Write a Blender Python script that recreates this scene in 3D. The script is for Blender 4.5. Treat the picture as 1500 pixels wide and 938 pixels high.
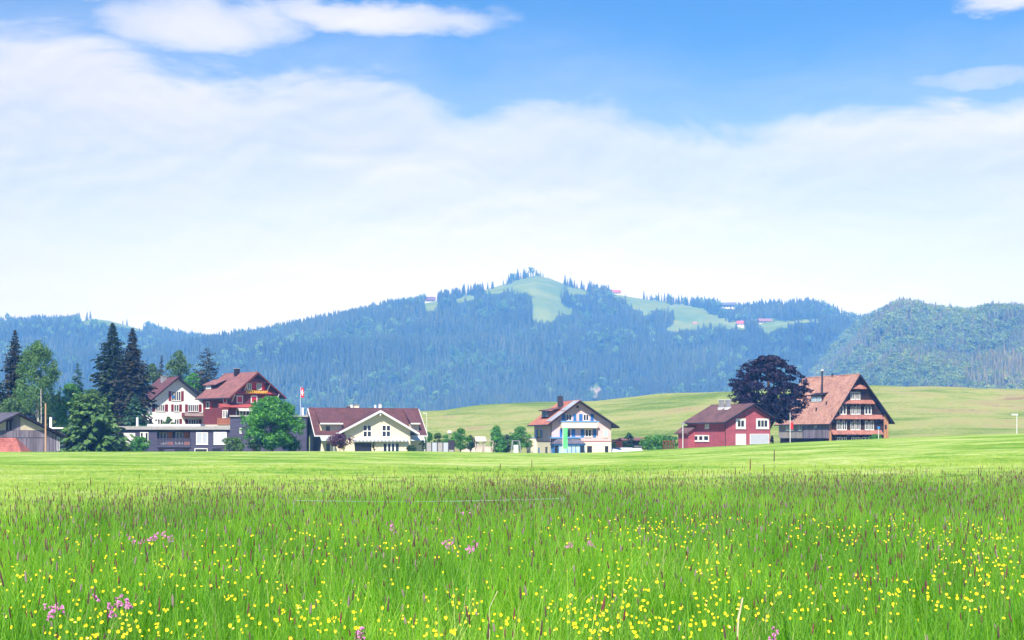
import bpy, math, random
import numpy as np
from mathutils import Vector, Matrix

for o in list(bpy.data.objects): bpy.data.objects.remove(o)
SC = bpy.context.scene
COL = SC.collection
R = math.radians

# ------------------------------------------------------------------ camera
F, HY, CZ = 2083.33, 640.0, 1.6          # focal length in photo pixels, eye level row, eye height
cam = bpy.data.objects.new('camera', bpy.data.cameras.new('camera'))
COL.objects.link(cam)
cam.location = (0, 0, CZ); cam.rotation_euler = (R(90), 0, 0)
cam.data.sensor_width = 36; cam.data.lens = 50; cam.data.shift_y = (HY - 469) / 1500
cam.data.clip_start = 0.05; cam.data.clip_end = 12000
SC.camera = cam

# ------------------------------------------------------------------ light and exposure
SUN_EL, SUN_AZ = R(47), math.atan2(-0.16, -0.90)   # high behind the camera
sl = bpy.data.lights.new('sun', 'SUN'); sl.energy = 4.2; sl.angle = R(0.6); sl.color = (1, 0.95, 0.87)
sun = bpy.data.objects.new('sun', sl); COL.objects.link(sun)
sd = Vector((math.sin(SUN_AZ) * math.cos(SUN_EL), math.cos(SUN_AZ) * math.cos(SUN_EL), math.sin(SUN_EL)))
sun.rotation_euler = sd.to_track_quat('Z', 'Y').to_euler()
SC.view_settings.view_transform = 'Standard'
SC.view_settings.look = 'None'
SC.view_settings.gamma = 1.0
SC.view_settings.exposure = 1.12
SC.cycles.use_denoising = True; SC.cycles.denoising_prefilter = 'ACCURATE'
SC.cycles.max_bounces = 6; SC.cycles.diffuse_bounces = 3; SC.cycles.glossy_bounces = 2
SC.cycles.transmission_bounces = 3; SC.cycles.volume_bounces = 1; SC.cycles.transparent_max_bounces = 6

# ------------------------------------------------------------------ node helpers
class NT:
    def __init__(s, tree): s.t = tree; s.n = tree.nodes; s.l = tree.links
    def new(s, ty, **kw):
        nd = s.n.new(ty)
        for k, v in kw.items(): setattr(nd, k, v)
        return nd
    def put(s, sock, v):
        if v is None: return
        if isinstance(v, bpy.types.NodeSocket): s.l.new(v, sock)
        elif isinstance(v, (tuple, list)) and len(v) == 3 and sock.type == 'RGBA': sock.default_value = (*v, 1)
        else: sock.default_value = v
    def m(s, op, a, b=None, c=None, clamp=False):
        nd = s.new('ShaderNodeMath', operation=op, use_clamp=clamp)
        for i, v in enumerate((a, b, c)): s.put(nd.inputs[i], v)
        return nd.outputs[0]
    def mix(s, f, a, b, mode='MIX'):
        nd = s.new('ShaderNodeMix', data_type='RGBA', blend_type=mode)
        s.put(nd.inputs[0], f); s.put(nd.inputs[6], a); s.put(nd.inputs[7], b)
        return nd.outputs[2]
    def smooth(s, v, lo, hi):
        nd = s.new('ShaderNodeMapRange', interpolation_type='SMOOTHSTEP')
        s.put(nd.inputs[0], v); s.put(nd.inputs[1], lo); s.put(nd.inputs[2], hi)
        return nd.outputs[0]
    def noise(s, vec, scale, detail=4, rough=0.55, dist=0.0):
        nd = s.new('ShaderNodeTexNoise')
        s.put(nd.inputs['Vector'], vec); nd.inputs['Scale'].default_value = scale
        nd.inputs['Detail'].default_value = detail; nd.inputs['Roughness'].default_value = rough
        nd.inputs['Distortion'].default_value = dist
        return nd.outputs['Fac']
    def vmul(s, vec, v):
        nd = s.new('ShaderNodeVectorMath', operation='MULTIPLY'); s.put(nd.inputs[0], vec); nd.inputs[1].default_value = v
        return nd.outputs[0]
    def ramp(s, f, stops):
        nd = s.new('ShaderNodeValToRGB'); cr = nd.color_ramp
        while len(cr.elements) < len(stops): cr.elements.new(0.5)
        for e, (p, c) in zip(cr.elements, stops): e.position = p; e.color = (*c, 1)
        s.put(nd.inputs[0], f); return nd.outputs[0]

# ------------------------------------------------------------------ sky
def make_world():
    w = bpy.data.worlds.new('World'); SC.world = w; w.use_nodes = True
    T = NT(w.node_tree); T.n.clear()
    out = T.new('ShaderNodeOutputWorld'); bg = T.new('ShaderNodeBackground')
    bg.inputs[1].default_value = 0.10
    sky = T.new('ShaderNodeTexSky', sky_type='NISHITA')
    sky.sun_disc = False; sky.sun_elevation = SUN_EL; sky.sun_rotation = SUN_AZ
    sky.air_density = 1.0; sky.dust_density = 0.4; sky.ozone_density = 3.0; sky.altitude = 800
    tc = T.new('ShaderNodeTexCoord').outputs['Generated']
    sep = T.new('ShaderNodeSeparateXYZ'); T.put(sep.inputs[0], tc)
    x, y, z = sep.outputs
    a = T.m('ARCTAN2', x, y)                              # azimuth from north (+y)
    e = T.m('ARCSINE', z)                                 # elevation
    cmb = T.new('ShaderNodeCombineXYZ'); T.put(cmb.inputs[0], a); T.put(cmb.inputs[1], T.m('MULTIPLY', e, 2.6))
    v = cmb.outputs[0]
    n1 = T.noise(v, 9, 10, 0.62, 0.5); n2 = T.noise(v, 4.0, 5, 0.5, 0.3); n3 = None
    base = sky.outputs[0]
    hs = T.new('ShaderNodeHueSaturation'); T.put(hs.inputs['Color'], base)
    hs.inputs['Saturation'].default_value = 1.35; hs.inputs['Value'].default_value = 0.74
    base = T.mix(1.0, hs.outputs[0], (1.20, 0.945, 1.03), 'MULTIPLY')
    # the cloud bank: its upper edge climbs and falls along the horizon
    fc = T.new('ShaderNodeFloatCurve'); T.put(fc.inputs['Value'], T.m('ADD', T.m('MULTIPLY', a, 1.0), 0.5))
    pts = [(-900, 95), (-400, 70), (0, 84), (150, 80), (240, 105), (400, 118), (480, 112), (590, 118), (650, 148), (770, 130), (870, 146),
           (960, 166), (1050, 182), (1150, 174), (1300, 168), (1500, 166), (1700, 150)]
    cu = fc.mapping.curves[0]
    P = [(max(0, min(1, math.atan((px - 750) / F) + 0.5)), (HY - py) / F / 0.5) for px, py in pts]
    cu.points[0].location = (0, P[0][1]); cu.points[1].location = (1, P[-1][1])
    for p in P: cu.points.new(*p)
    fc.mapping.update()
    edge = T.m('MULTIPLY', fc.outputs[0], 0.5)
    d = T.m('SUBTRACT', T.m('ADD', edge, T.m('MULTIPLY', T.m('SUBTRACT', n1, 0.5), 0.06)), e)
    bank = T.smooth(d, -0.007, 0.024)
    thin = T.smooth(n2, 0.30, 0.62)
    bank = T.m('MULTIPLY', bank, T.m('ADD', T.m('MULTIPLY', thin, 0.30), 0.68))
    cov = T.m('MAXIMUM', bank, T.m('MULTIPLY', T.smooth(d, -0.06, 0.02), 0.24))
    wa = T.m('ADD', a, T.m('MULTIPLY', T.m('SUBTRACT', T.noise(v, 7.0, 8, 0.62), 0.5), 0.11))
    wv = T.new('ShaderNodeVectorMath', operation='ADD'); T.put(wv.inputs[0], v); wv.inputs[1].default_value = (3.1, 7.7, 1.3)
    we = T.m('ADD', e, T.m('MULTIPLY', T.m('SUBTRACT', T.noise(wv.outputs[0], 9.0, 8, 0.62), 0.5), 0.045))
    for px, py, sx, sy, k in [(285, 62, 150, 40, 0.95), (560, 44, 160, 24, 0.95), (112, 32, 55, 14, 0.5), (1490, 34, 75, 22, 0.95),
                              (1440, 152, 95, 14, 0.5), (60, 128, 150, 40, 0.7)]:
        dx = T.m('DIVIDE', T.m('SUBTRACT', wa, math.atan((px - 750) / F)), sx / F)
        dy = T.m('DIVIDE', T.m('SUBTRACT', we, (HY - py) / F), sy / F)
        r = T.m('ADD', T.m('MULTIPLY', dx, dx), T.m('MULTIPLY', dy, dy))
        r = T.m('ADD', r, T.m('MULTIPLY', T.m('SUBTRACT', n1, 0.5), 2.0))
        b = T.m('MULTIPLY', T.smooth(r, 1.7, 0.0), k)
        cov = T.m('MAXIMUM', cov, b)
    white = (0.78, 0.80, 0.92)
    k = 1 / (0.10 * 2 ** SC.view_settings.exposure)
    lo = tuple(c * k * 0.93 for c in (0.76, 0.79, 0.97)); hi = tuple(c * k for c in (1.02, 0.99, 1.03))
    sv = T.new('ShaderNodeVectorMath', operation='ADD'); T.put(sv.inputs[0], v); sv.inputs[1].default_value = (-0.004, 0.016, 0)
    n1b = T.noise(sv.outputs[0], 9, 10, 0.62, 0.5)      # the same cloud a little higher: its difference gives lit tops and shaded bases
    lit = T.m('ADD', T.m('MULTIPLY', T.m('SUBTRACT', n1, n1b), 2.2), T.m('ADD', 0.38, T.m('MULTIPLY', T.smooth(d, 0.05, 0.0), 0.35)), clamp=True)
    ccol = T.mix(lit, lo, hi)
    c = T.mix(T.m('MULTIPLY', cov, 0.93), base, ccol)
    # thin bright veil that thickens towards the horizon
    veil = T.m('MULTIPLY', T.smooth(T.m('ADD', e, T.m('MULTIPLY', T.m('SUBTRACT', n2, 0.5), 0.05)), 0.205, 0.05), 0.88)
    side = T.smooth(T.m('ABSOLUTE', T.m('SUBTRACT', a, 0.0)), 0.02, 0.5)
    vcol = T.mix(side, tuple(q * k for q in (1.16, 1.085, 1.10)), tuple(q * k for q in (0.83, 0.83, 1.0)))
    c = T.mix(veil, c, vcol)
    T.put(bg.inputs[0], c)
    T.l.new(bg.outputs[0], out.inputs[0])
make_world()

# ------------------------------------------------------------------ materials
MATS = {}
def mat(name, col, rough=0.8, var=0.15, scale=2.0, bump=0.0, col2=None, spec=0.3, stretch=(1, 1, 1), island=0.0, metal=0.0, obj_rand=0.0):
    m = bpy.data.materials.new(name); m.use_nodes = True; MATS[name] = m
    T = NT(m.node_tree); p = T.n['Principled BSDF']
    tc = T.new('ShaderNodeTexCoord').outputs['Object']
    v = T.vmul(tc, stretch)
    f = T.noise(v, scale, 6, 0.6)
    c2 = col2 or tuple(c * (1 - var) for c in col)
    c1 = col if col2 else tuple(min(1, c * (1 + var)) for c in col)
    c = T.mix(T.smooth(f, 0.3, 0.7), c1, c2)
    if island:
        g = T.new('ShaderNodeNewGeometry').outputs['Random Per Island']
        c = T.mix(1.0, c, T.ramp(g, [(0, (1 - island,) * 3), (1, (1 + island,) * 3)]), 'MULTIPLY')
    T.put(p.inputs['Base Color'], c)
    p.inputs['Roughness'].default_value = rough
    p.inputs['Specular IOR Level'].default_value = spec
    p.inputs['Metallic'].default_value = metal
    if bump:
        b = T.new('ShaderNodeBump'); b.inputs['Strength'].default_value = bump; b.inputs['Distance'].default_value = 0.05
        T.put(b.inputs['Height'], T.noise(v, scale * 4, 4)); T.put(p.inputs['Normal'], b.outputs[0])
    return m

def roof_mat(name, col, col2, course=0.35, bump=0.5):
    m = bpy.data.materials.new(name); m.use_nodes = True; MATS[name] = m
    T = NT(m.node_tree); p = T.n['Principled BSDF']
    tc = T.new('ShaderNodeTexCoord').outputs['Object']
    n = T.noise(tc, 0.55, 6, 0.65); n2 = T.noise(tc, 5.0, 3, 0.7)
    vo = T.new('ShaderNodeTexVoronoi'); T.put(vo.inputs['Vector'], tc); vo.inputs['Scale'].default_value = 3.2
    sp = T.new('ShaderNodeSeparateColor'); T.put(sp.inputs[0], vo.outputs['Color'])
    c = T.mix(T.smooth(n, 0.35, 0.68), col, col2)
    c = T.mix(1.0, c, T.ramp(sp.outputs[0], [(0, (0.74,) * 3), (1, (1.22,) * 3)]), 'MULTIPLY')
    c = T.mix(T.m('MULTIPLY', T.smooth(n2, 0.6, 0.8), 0.35), c, tuple(q * 0.45 for q in col2))
    T.put(p.inputs['Base Color'], c); p.inputs['Roughness'].default_value = 0.75
    b = T.new('ShaderNodeBump'); b.inputs['Strength'].default_value = bump; b.inputs['Distance'].default_value = 0.05
    T.put(b.inputs['Height'], sp.outputs[1]); T.put(p.inputs['Normal'], b.outputs[0])
    return m

def leaf_mat(name, stops, trans=0.35, tcol=None, inst=False, rough=0.6, patch=0.0, blade=0.28):
    m = bpy.data.materials.new(name); m.use_nodes = True; MATS[name] = m
    T = NT(m.node_tree); T.n.clear()
    out = T.new('ShaderNodeOutputMaterial')
    g = T.new('ShaderNodeNewGeometry').outputs['Random Per Island']
    if inst:
        oi = T.new('ShaderNodeObjectInfo')
        f = T.m('ADD', T.m('MULTIPLY', oi.outputs['Random'], 1 - blade), T.m('MULTIPLY', g, blade))
        if patch:
            pn = T.noise(oi.outputs['Location'], patch, 4)
            f = T.m('ADD', T.m('MULTIPLY', f, 0.66), T.m('SUBTRACT', T.m('MULTIPLY', T.smooth(pn, 0.32, 0.68), 0.46), 0.06))
    else:
        tc = T.new('ShaderNodeTexCoord').outputs['Object']
        f = T.m('ADD', T.m('MULTIPLY', g, 0.6), T.m('MULTIPLY', T.smooth(T.noise(tc, 0.55, 3), 0.3, 0.7), 0.4))
    c = T.ramp(f, stops)
    d = T.new('ShaderNodeBsdfDiffuse'); T.put(d.inputs[0], c)
    tr = T.new('ShaderNodeBsdfTranslucent'); T.put(tr.inputs[0], T.mix(1.0, c, tcol or (1.15, 1.2, 0.6), 'MULTIPLY'))
    mx = T.new('ShaderNodeMixShader'); mx.inputs[0].default_value = trans
    T.l.new(d.outputs[0], mx.inputs[1]); T.l.new(tr.outputs[0], mx.inputs[2])
    gl = T.new('ShaderNodeBsdfGlossy'); gl.inputs['Roughness'].default_value = rough
    m2 = T.new('ShaderNodeMixShader'); m2.inputs[0].default_value = 0.03
    T.l.new(mx.outputs[0], m2.inputs[1]); T.l.new(gl.outputs[0], m2.inputs[2])
    T.l.new(m2.outputs[0], out.inputs[0])
    return m

mat('white_plaster', (0.80, 0.78, 0.77), 0.9, 0.07, 1.2, 0.1)
mat('cream_plaster', (0.68, 0.60, 0.445), 0.9, 0.06, 1.2, 0.1)
mat('pale_cream_plaster', (0.68, 0.62, 0.49), 0.9, 0.06, 1.2, 0.1)
mat('pink_plaster', (0.54, 0.405, 0.43), 0.9, 0.07, 1.0, 0.1)
mat('red_plaster', (0.31, 0.070, 0.098), 0.85, 0.12, 1.0, 0.1)
mat('beige_plaster', (0.55, 0.50, 0.46), 0.9, 0.08, 1.0)
mat('white_paint', (0.70, 0.70, 0.70), 0.5, 0.03, 3)
mat('white_blind', (0.44, 0.46, 0.54), 0.6, 0.04, 3)
mat('grey_blind', (0.36, 0.39, 0.46), 0.6, 0.05, 3)
mat('glass', (0.018, 0.022, 0.04), 0.12, 0.3, 1.5, spec=0.5)
mat('pale_glass', (0.36, 0.50, 0.60), 0.15, 0.15, 0.8, spec=0.5)
mat('curtain', (0.50, 0.50, 0.52), 0.9, 0.08, 4)
mat('blue_paint', (0.035, 0.16, 0.42), 0.5, 0.08, 3)
mat('light_blue_paint', (0.12, 0.27, 0.55), 0.5, 0.08, 3)
mat('dark_red_paint', (0.22, 0.028, 0.04), 0.55, 0.12, 3)
mat('bright_red_paint', (0.48, 0.018, 0.04), 0.5, 0.1, 3)
mat('brick_red_wood', (0.38, 0.055, 0.055), 0.7, 0.15, 2, 0.2, stretch=(0.3, 0.3, 4))
mat('brown_red_wood', (0.13, 0.028, 0.032), 0.75, 0.18, 2, 0.2, stretch=(0.3, 0.3, 4))
mat('dark_timber', (0.024, 0.012, 0.013), 0.75, 0.3, 2, 0.2, stretch=(0.4, 0.4, 5))
mat('dark_trim', (0.018, 0.012, 0.022), 0.6, 0.2, 2)  # dark trim, with the purplish tint of shadows put into its colour
mat('white_trim', (0.62, 0.62, 0.66), 0.6, 0.08, 2)
mat('grey_boards', (0.17, 0.145, 0.195), 0.85, 0.3, 1.5, 0.2, stretch=(6, 6, 0.25), island=0.30)
mat('taupe_boards', (0.27, 0.24, 0.245), 0.85, 0.2, 1.5, 0.2, stretch=(6, 6, 0.25), island=0.12)
mat('warm_boards', (0.34, 0.17, 0.085), 0.8, 0.3, 1.5, 0.2, stretch=(6, 6, 0.25), island=0.25)
mat('blackish_wood', (0.022, 0.012, 0.022), 0.85, 0.3, 2)  # dark wood; the purple cast of shade is mixed into the base colour
mat('slate_boards', (0.058, 0.056, 0.105), 0.8, 0.2, 1.2, 0.1, stretch=(0.5, 0.5, 4))
mat('concrete', (0.30, 0.29, 0.30), 0.85, 0.1, 1.5, 0.1)
mat('pale_panel', (0.50, 0.42, 0.34), 0.85, 0.1, 1.0)
mat('grey_metal', (0.30, 0.31, 0.34), 0.45, 0.1, 3, metal=0.3)
mat('pale_metal', (0.58, 0.60, 0.62), 0.45, 0.08, 3)
mat('dark_metal', (0.03, 0.03, 0.045), 0.5, 0.2, 3)
mat('orange_panel', (0.58, 0.20, 0.09), 0.7, 0.1, 2)
mat('yellow_paint', (0.72, 0.36, 0.03), 0.6, 0.05, 2)
mat('letter_yellow', (0.86, 0.52, 0.03), 0.5, 0.03, 2)
mat('orange_wood', (0.42, 0.17, 0.10), 0.7, 0.2, 3)
mat('light_wood', (0.45, 0.38, 0.36), 0.8, 0.2, 3, stretch=(4, 4, 0.4))
mat('pole_wood', (0.45, 0.28, 0.18), 0.8, 0.2, 3, stretch=(4, 4, 0.4))
mat('solar', (0.42, 0.50, 0.64), 0.16, 0.12, 0.6, spec=0.8)  # bluish white reflection put into the panel's base colour
mat('canopy_glass', (0.52, 0.58, 0.66), 0.2, 0.1, 0.6)
mat('flag_red', (0.60, 0.02, 0.03), 0.7, 0.05, 2)
mat('flag_white', (0.80, 0.80, 0.80), 0.7, 0.03, 2)
mat('banner_green', (0.10, 0.52, 0.18), 0.7, 0.08, 2)
mat('bark', (0.075, 0.055, 0.045), 0.9, 0.3, 2, 0.4, stretch=(3, 3, 0.6))
mat('birch_bark', (0.62, 0.60, 0.56), 0.8, 0.3, 3, 0.3, col2=(0.28, 0.26, 0.25))
mat('rock', (0.30, 0.235, 0.215), 0.9, 0.25, 0.05, 0.5)
mat('wire', (0.24, 0.32, 0.26), 0.5, 0.1, 5)
mat('straw', (0.58, 0.48, 0.30), 0.8, 0.15, 10)
mat('stem', (0.10, 0.22, 0.03), 0.7, 0.2, 8)
mat('gravel_beige', (0.52, 0.45, 0.40), 0.95, 0.15, 1)
mat('dark_net', (0.03, 0.025, 0.045), 0.8, 0.2, 2)
roof_mat('roof_brown', (0.135, 0.050, 0.062), (0.085, 0.036, 0.048))
roof_mat('roof_red', (0.255, 0.110, 0.105), (0.175, 0.075, 0.080))
roof_mat('roof_pink_red', (0.36, 0.070, 0.065), (0.28, 0.05, 0.05))
roof_mat('roof_orange', (0.48, 0.185, 0.125), (0.36, 0.13, 0.095))
roof_mat('roof_terracotta', (0.43, 0.240, 0.185), (0.32, 0.160, 0.130))
roof_mat('roof_plum', (0.110, 0.040, 0.048), (0.078, 0.030, 0.036))
roof_mat('roof_dusk', (0.165, 0.080, 0.080), (0.085, 0.045, 0.055))
roof_mat('roof_slate', (0.115, 0.105, 0.145), (0.075, 0.07, 0.105))
roof_mat('roof_kiosk', (0.38, 0.125, 0.105), (0.27, 0.080, 0.075))
roof_mat('pent_tiles', (0.32, 0.130, 0.100), (0.22, 0.085, 0.07))
leaf_mat('spruce_needles', [(0, (0.008, 0.020, 0.012)), (0.6, (0.017, 0.040, 0.020)), (1, (0.048, 0.085, 0.028))], 0.12)
leaf_mat('brown_spruce_needles', [(0, (0.016, 0.020, 0.018)), (0.6, (0.032, 0.040, 0.026)), (1, (0.075, 0.055, 0.035))], 0.12)
leaf_mat('teal_needles', [(0, (0.016, 0.055, 0.036)), (0.6, (0.032, 0.10, 0.055)), (1, (0.06, 0.16, 0.07))], 0.15)
leaf_mat('larch_needles', [(0, (0.028, 0.085, 0.028)), (0.6, (0.080, 0.18, 0.045)), (1, (0.21, 0.33, 0.08))], 0.25)
leaf_mat('birch_leaves', [(0, (0.045, 0.12, 0.035)), (0.6, (0.09, 0.215, 0.055)), (1, (0.17, 0.32, 0.09))], 0.35)
leaf_mat('maple_leaves', [(0, (0.024, 0.125, 0.016)), (0.6, (0.065, 0.265, 0.028)), (1, (0.17, 0.44, 0.055))], 0.35)
leaf_mat('fresh_leaves', [(0, (0.030, 0.13, 0.018)), (0.6, (0.075, 0.26, 0.032)), (1, (0.15, 0.40, 0.06))], 0.4)
leaf_mat('olive_leaves', [(0, (0.040, 0.10, 0.028)), (0.6, (0.085, 0.18, 0.05)), (1, (0.15, 0.26, 0.085))], 0.3)
leaf_mat('dark_shrub_leaves', [(0, (0.010, 0.035, 0.016)), (0.6, (0.022, 0.075, 0.026)), (1, (0.05, 0.13, 0.035))], 0.25)
leaf_mat('beech_leaves', [(0, (0.005, 0.002, 0.015)), (0.7, (0.011, 0.004, 0.030)), (1, (0.030, 0.010, 0.060))], 0.03, (1.2, 0.7, 1.0))
leaf_mat('plum_leaves', [(0, (0.040, 0.014, 0.035)), (0.6, (0.090, 0.030, 0.065)), (1, (0.17, 0.06, 0.12))], 0.2, (1.2, 0.7, 1.0))
leaf_mat('forest_spruce', [(0, (0.014, 0.028, 0.018)), (0.5, (0.028, 0.052, 0.026)), (0.85, (0.055, 0.085, 0.035)), (1, (0.10, 0.11, 0.06))], 0.08, inst=True, patch=0.004)
leaf_mat('forest_leaf', [(0, (0.045, 0.11, 0.03)), (0.5, (0.10, 0.21, 0.05)), (1, (0.23, 0.36, 0.09))], 0.2, inst=True, patch=0.005)
leaf_mat('mixed_spruce', [(0, (0.040, 0.055, 0.022)), (0.5, (0.095, 0.110, 0.035)), (0.85, (0.180, 0.165, 0.060)), (1, (0.25, 0.20, 0.09))], 0.1, inst=True, patch=0.004)  # brownish olive conifers of the mixed beech and spruce wood
leaf_mat('mixed_leaf', [(0, (0.080, 0.14, 0.022)), (0.5, (0.18, 0.27, 0.040)), (1, (0.34, 0.42, 0.07))], 0.2, inst=True, patch=0.004)  # brighter broadleaf green of the same mixed wood
leaf_mat('grass_blades', [(0, (0.016, 0.080, 0.003)), (0.30, (0.085, 0.315, 0.006)), (0.60, (0.220, 0.52, 0.012)), (0.82, (0.42, 0.63, 0.05)), (1, (0.62, 0.60, 0.24))], 0.45, (1.1, 1.2, 0.35), inst=True, patch=0.22, blade=0.65)
leaf_mat('mown_blades', [(0, (0.22, 0.38, 0.045)), (0.5, (0.38, 0.52, 0.09)), (1, (0.52, 0.60, 0.17))], 0.3, (1.1, 1.1, 0.5), inst=True, patch=0.12)
mat('seed_head', (0.075, 0.042, 0.036), 0.9, 0.4, 6, obj_rand=1)
mat('red_seed_head', (0.115, 0.040, 0.034), 0.9, 0.4, 6)
mat('green_seed_head', (0.13, 0.14, 0.055), 0.9, 0.3, 6)
mat('pale_seed_head', (0.22, 0.17, 0.15), 0.9, 0.3, 6)
mat('buttercup_yellow', (0.86, 0.66, 0.02), 0.35, 0.06, 20)
mat('robin_pink', (0.72, 0.24, 0.54), 0.7, 0.15, 30)
M = MATS

# ------------------------------------------------------------------ objects
def at(px, py, D): return Vector(((px - 750) / F * D, D, CZ + (HY - py) / F * D))

def tag(o, label=None, cat=None, group=None, kind=None):
    if label: o['label'] = label
    if cat: o['category'] = cat
    if group: o['group'] = group
    if kind: o['kind'] = kind
    return o

def empty(name, loc, rz=0, label=None, cat=None, group=None):
    o = bpy.data.objects.new(name, None); COL.objects.link(o)
    o.location = loc; o.rotation_euler = (0, 0, rz); o.empty_display_size = 0.5
    return tag(o, label, cat, group)

def link(name, me, parent=None):
    o = bpy.data.objects.new(name, me); COL.objects.link(o)
    if parent is not None: o.parent = parent
    return o

ID = (Vector((0, 0, 0)), Vector((1, 0, 0)), Vector((0, 1, 0)), Vector((0, 0, 1)))
class MB:
    def __init__(s): s.v = []; s.f = []; s.m = []
    def add(s, vs, fs, mi=0):
        b = len(s.v); s.v += [tuple(p) for p in vs]; s.f += [tuple(b + i for i in f) for f in fs]; s.m += [mi] * len(fs)
        return s
    def fbox(s, fr, u0, u1, v0, v1, n0, n1, mi=0):
        O, U, V, N = fr
        P = [O + U * u + V * v + N * n for n in (n0, n1) for v in (v0, v1) for u in (u0, u1)]
        fs = [(0, 2, 3, 1), (4, 5, 7, 6), (0, 1, 5, 4), (2, 6, 7, 3), (0, 4, 6, 2), (1, 3, 7, 5)]
        if U.cross(V).dot(N) < 0: fs = [f[::-1] for f in fs]
        return s.add(P, fs, mi)
    def box(s, x0, x1, y0, y1, z0, z1, mi=0): return s.fbox(ID, x0, x1, y0, y1, z0, z1, mi)
    def prism(s, fr, poly, n0, n1, mi=0, mcap=None):
        O, U, V, N = fr; k = len(poly)
        P = [O + U * a + V * b + N * n for n in (n0, n1) for a, b in poly]
        s.add(P, [tuple(range(k))[::-1], tuple(range(k, 2 * k))] + [(i, (i + 1) % k, k + (i + 1) % k, k + i) for i in range(k)], mi)
        return s
    def hexa(s, P, mi=0):      # 8 corners: bottom ring then top ring
        return s.add(P, [(3, 2, 1, 0), (4, 5, 6, 7), (0, 1, 5, 4), (1, 2, 6, 5), (2, 3, 7, 6), (3, 0, 4, 7)], mi)
    def tube(s, pts, rad, n=6, mi=0):
        pts = [Vector(p) for p in pts]; b = len(s.v)
        for i, p in enumerate(pts):
            d = (pts[min(i + 1, len(pts) - 1)] - pts[max(i - 1, 0)]).normalized()
            a = d.cross(Vector((0.3, 1, 0.2))).normalized(); c = d.cross(a)
            r = rad[i] if isinstance(rad, (list, tuple)) else rad
            for k in range(n):
                t = 2 * math.pi * k / n; s.v.append(tuple(p + a * (r * math.cos(t)) + c * (r * math.sin(t))))
        L = len(pts)
        for i in range(L - 1):
            for k in range(n):
                s.f.append((b + i * n + k, b + i * n + (k + 1) % n, b + (i + 1) * n + (k + 1) % n, b + (i + 1) * n + k)); s.m.append(mi)
        s.f.append(tuple(b + k for k in range(n))[::-1]); s.f.append(tuple(b + (L - 1) * n + k for k in range(n))); s.m += [mi, mi]
        return s
    def build(s, name, mats, parent=None, smooth=False, kind=None):
        me = bpy.data.meshes.new(name); me.from_pydata(s.v, [], s.f)
        if not isinstance(mats, (list, tuple)): mats = [mats]
        for q in mats: me.materials.append(M[q] if isinstance(q, str) else q)
        me.polygons.foreach_set('material_index', s.m)
        if smooth: me.polygons.foreach_set('use_smooth', [True] * len(me.polygons))
        me.update()
        o = link(name, me, parent)
        if kind: o['kind'] = kind
        return o

def np_mesh(name, V, Q, mats, mi=None):
    me = bpy.data.meshes.new(name)
    k = Q.shape[1]
    me.vertices.add(len(V)); me.vertices.foreach_set('co', np.ascontiguousarray(V, dtype=np.float32).ravel())
    me.loops.add(Q.size); me.loops.foreach_set('vertex_index', np.ascontiguousarray(Q, dtype=np.int32).ravel())
    me.polygons.add(len(Q)); me.polygons.foreach_set('loop_start', np.arange(0, Q.size, k, dtype=np.int32))
    for q in mats: me.materials.append(M[q] if isinstance(q, str) else q)
    if mi is not None: me.polygons.foreach_set('material_index', np.asarray(mi, dtype=np.int32))
    me.update(calc_edges=True); me.validate()
    return me

def fbm(x, y, seed, wl, octs=4, gain=0.5):
    rg = np.random.default_rng(seed); out = 0; amp = 1.0; tot = 0
    for o in range(octs):
        acc = 0
        for k in range(5):
            t = rg.uniform(0, 2 * np.pi); q = rg.uniform(0.7, 1.4) / wl * 2 * np.pi
            acc = acc + np.sin(x * np.cos(t) * q + y * np.sin(t) * q + rg.uniform(0, 6.28))
        out = out + amp * acc / 2.2; tot += amp; amp *= gain; wl *= 0.5
    return out / tot

# ------------------------------------------------------------------ terrain
EDGE_P = ([-600, 0, 200, 400, 600, 750, 1000, 1250, 1500, 2100], [20, 20.8, 22.2, 25.4, 27.5, 29, 30.5, 32, 32.5, 33])
CREST_P = ([-400, 0, 600, 800, 900, 1000, 1060, 1130, 1220, 1300, 1400, 1500, 1900], [661, 661.5, 660.5, 663.5, 662, 656.5, 653.5, 649.5, 645.5, 642, 638, 635.5, 629])
HILL_P = ([-600, 0, 300, 450, 600, 700, 850, 950, 1070, 1150, 1290, 1400, 1500, 1800], [620, 618, 615, 612, 604, 598, 589, 581.5, 574, 571.5, 567, 569, 573, 584])
DC, DH = 185.0, 490.0
def sstep(t): t = np.clip(t, 0, 1); return t * t * (3 - 2 * t)
def ground_z(x, D):
    x = np.asarray(x, float); D = np.asarray(D, float)
    px = 750 + F * x / np.maximum(D, 40)
    sc = (np.interp(px, *CREST_P) - HY) / F
    sh = (HY - np.interp(px, *HILL_P)) / F
    zc = CZ - sc * DC
    near = zc * sstep((D - 25) / (DC - 25)) ** 1.0
    bow = 0.0
    los = CZ - sc * D
    over = los - 0.55 * sstep((D - DC) / 40) - 0.2
    z = np.where(D < DC, near, 0)
    t = sstep((D - DC + 6) / 12)
    zz = near * (1 - t) + over * t
    z = np.where(D < DC - 6, near, zz)
    zh = CZ + sh * DH
    t = np.clip((D - 300) / (DH - 300), 0, 1)
    up = np.sin(t * np.pi / 2) ** 1.45
    hill = over * (1 - up) + zh * up
    z = np.where(D > 300, hill, z)
    rough = fbm(x, D, 5, 60, 3) * 0.9 * sstep((D - 300) / 80)
    z = z + rough
    z = z + fbm(x, D, 8, 32, 4) * 0.20 * sstep((D - 35) / 40) * (1 - sstep((D - 120) / 50))
    down = sstep((D - DH - 8) / 330)
    z = np.where(D > DH, z * (1 - down) + (-6) * down, z)
    return z

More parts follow.
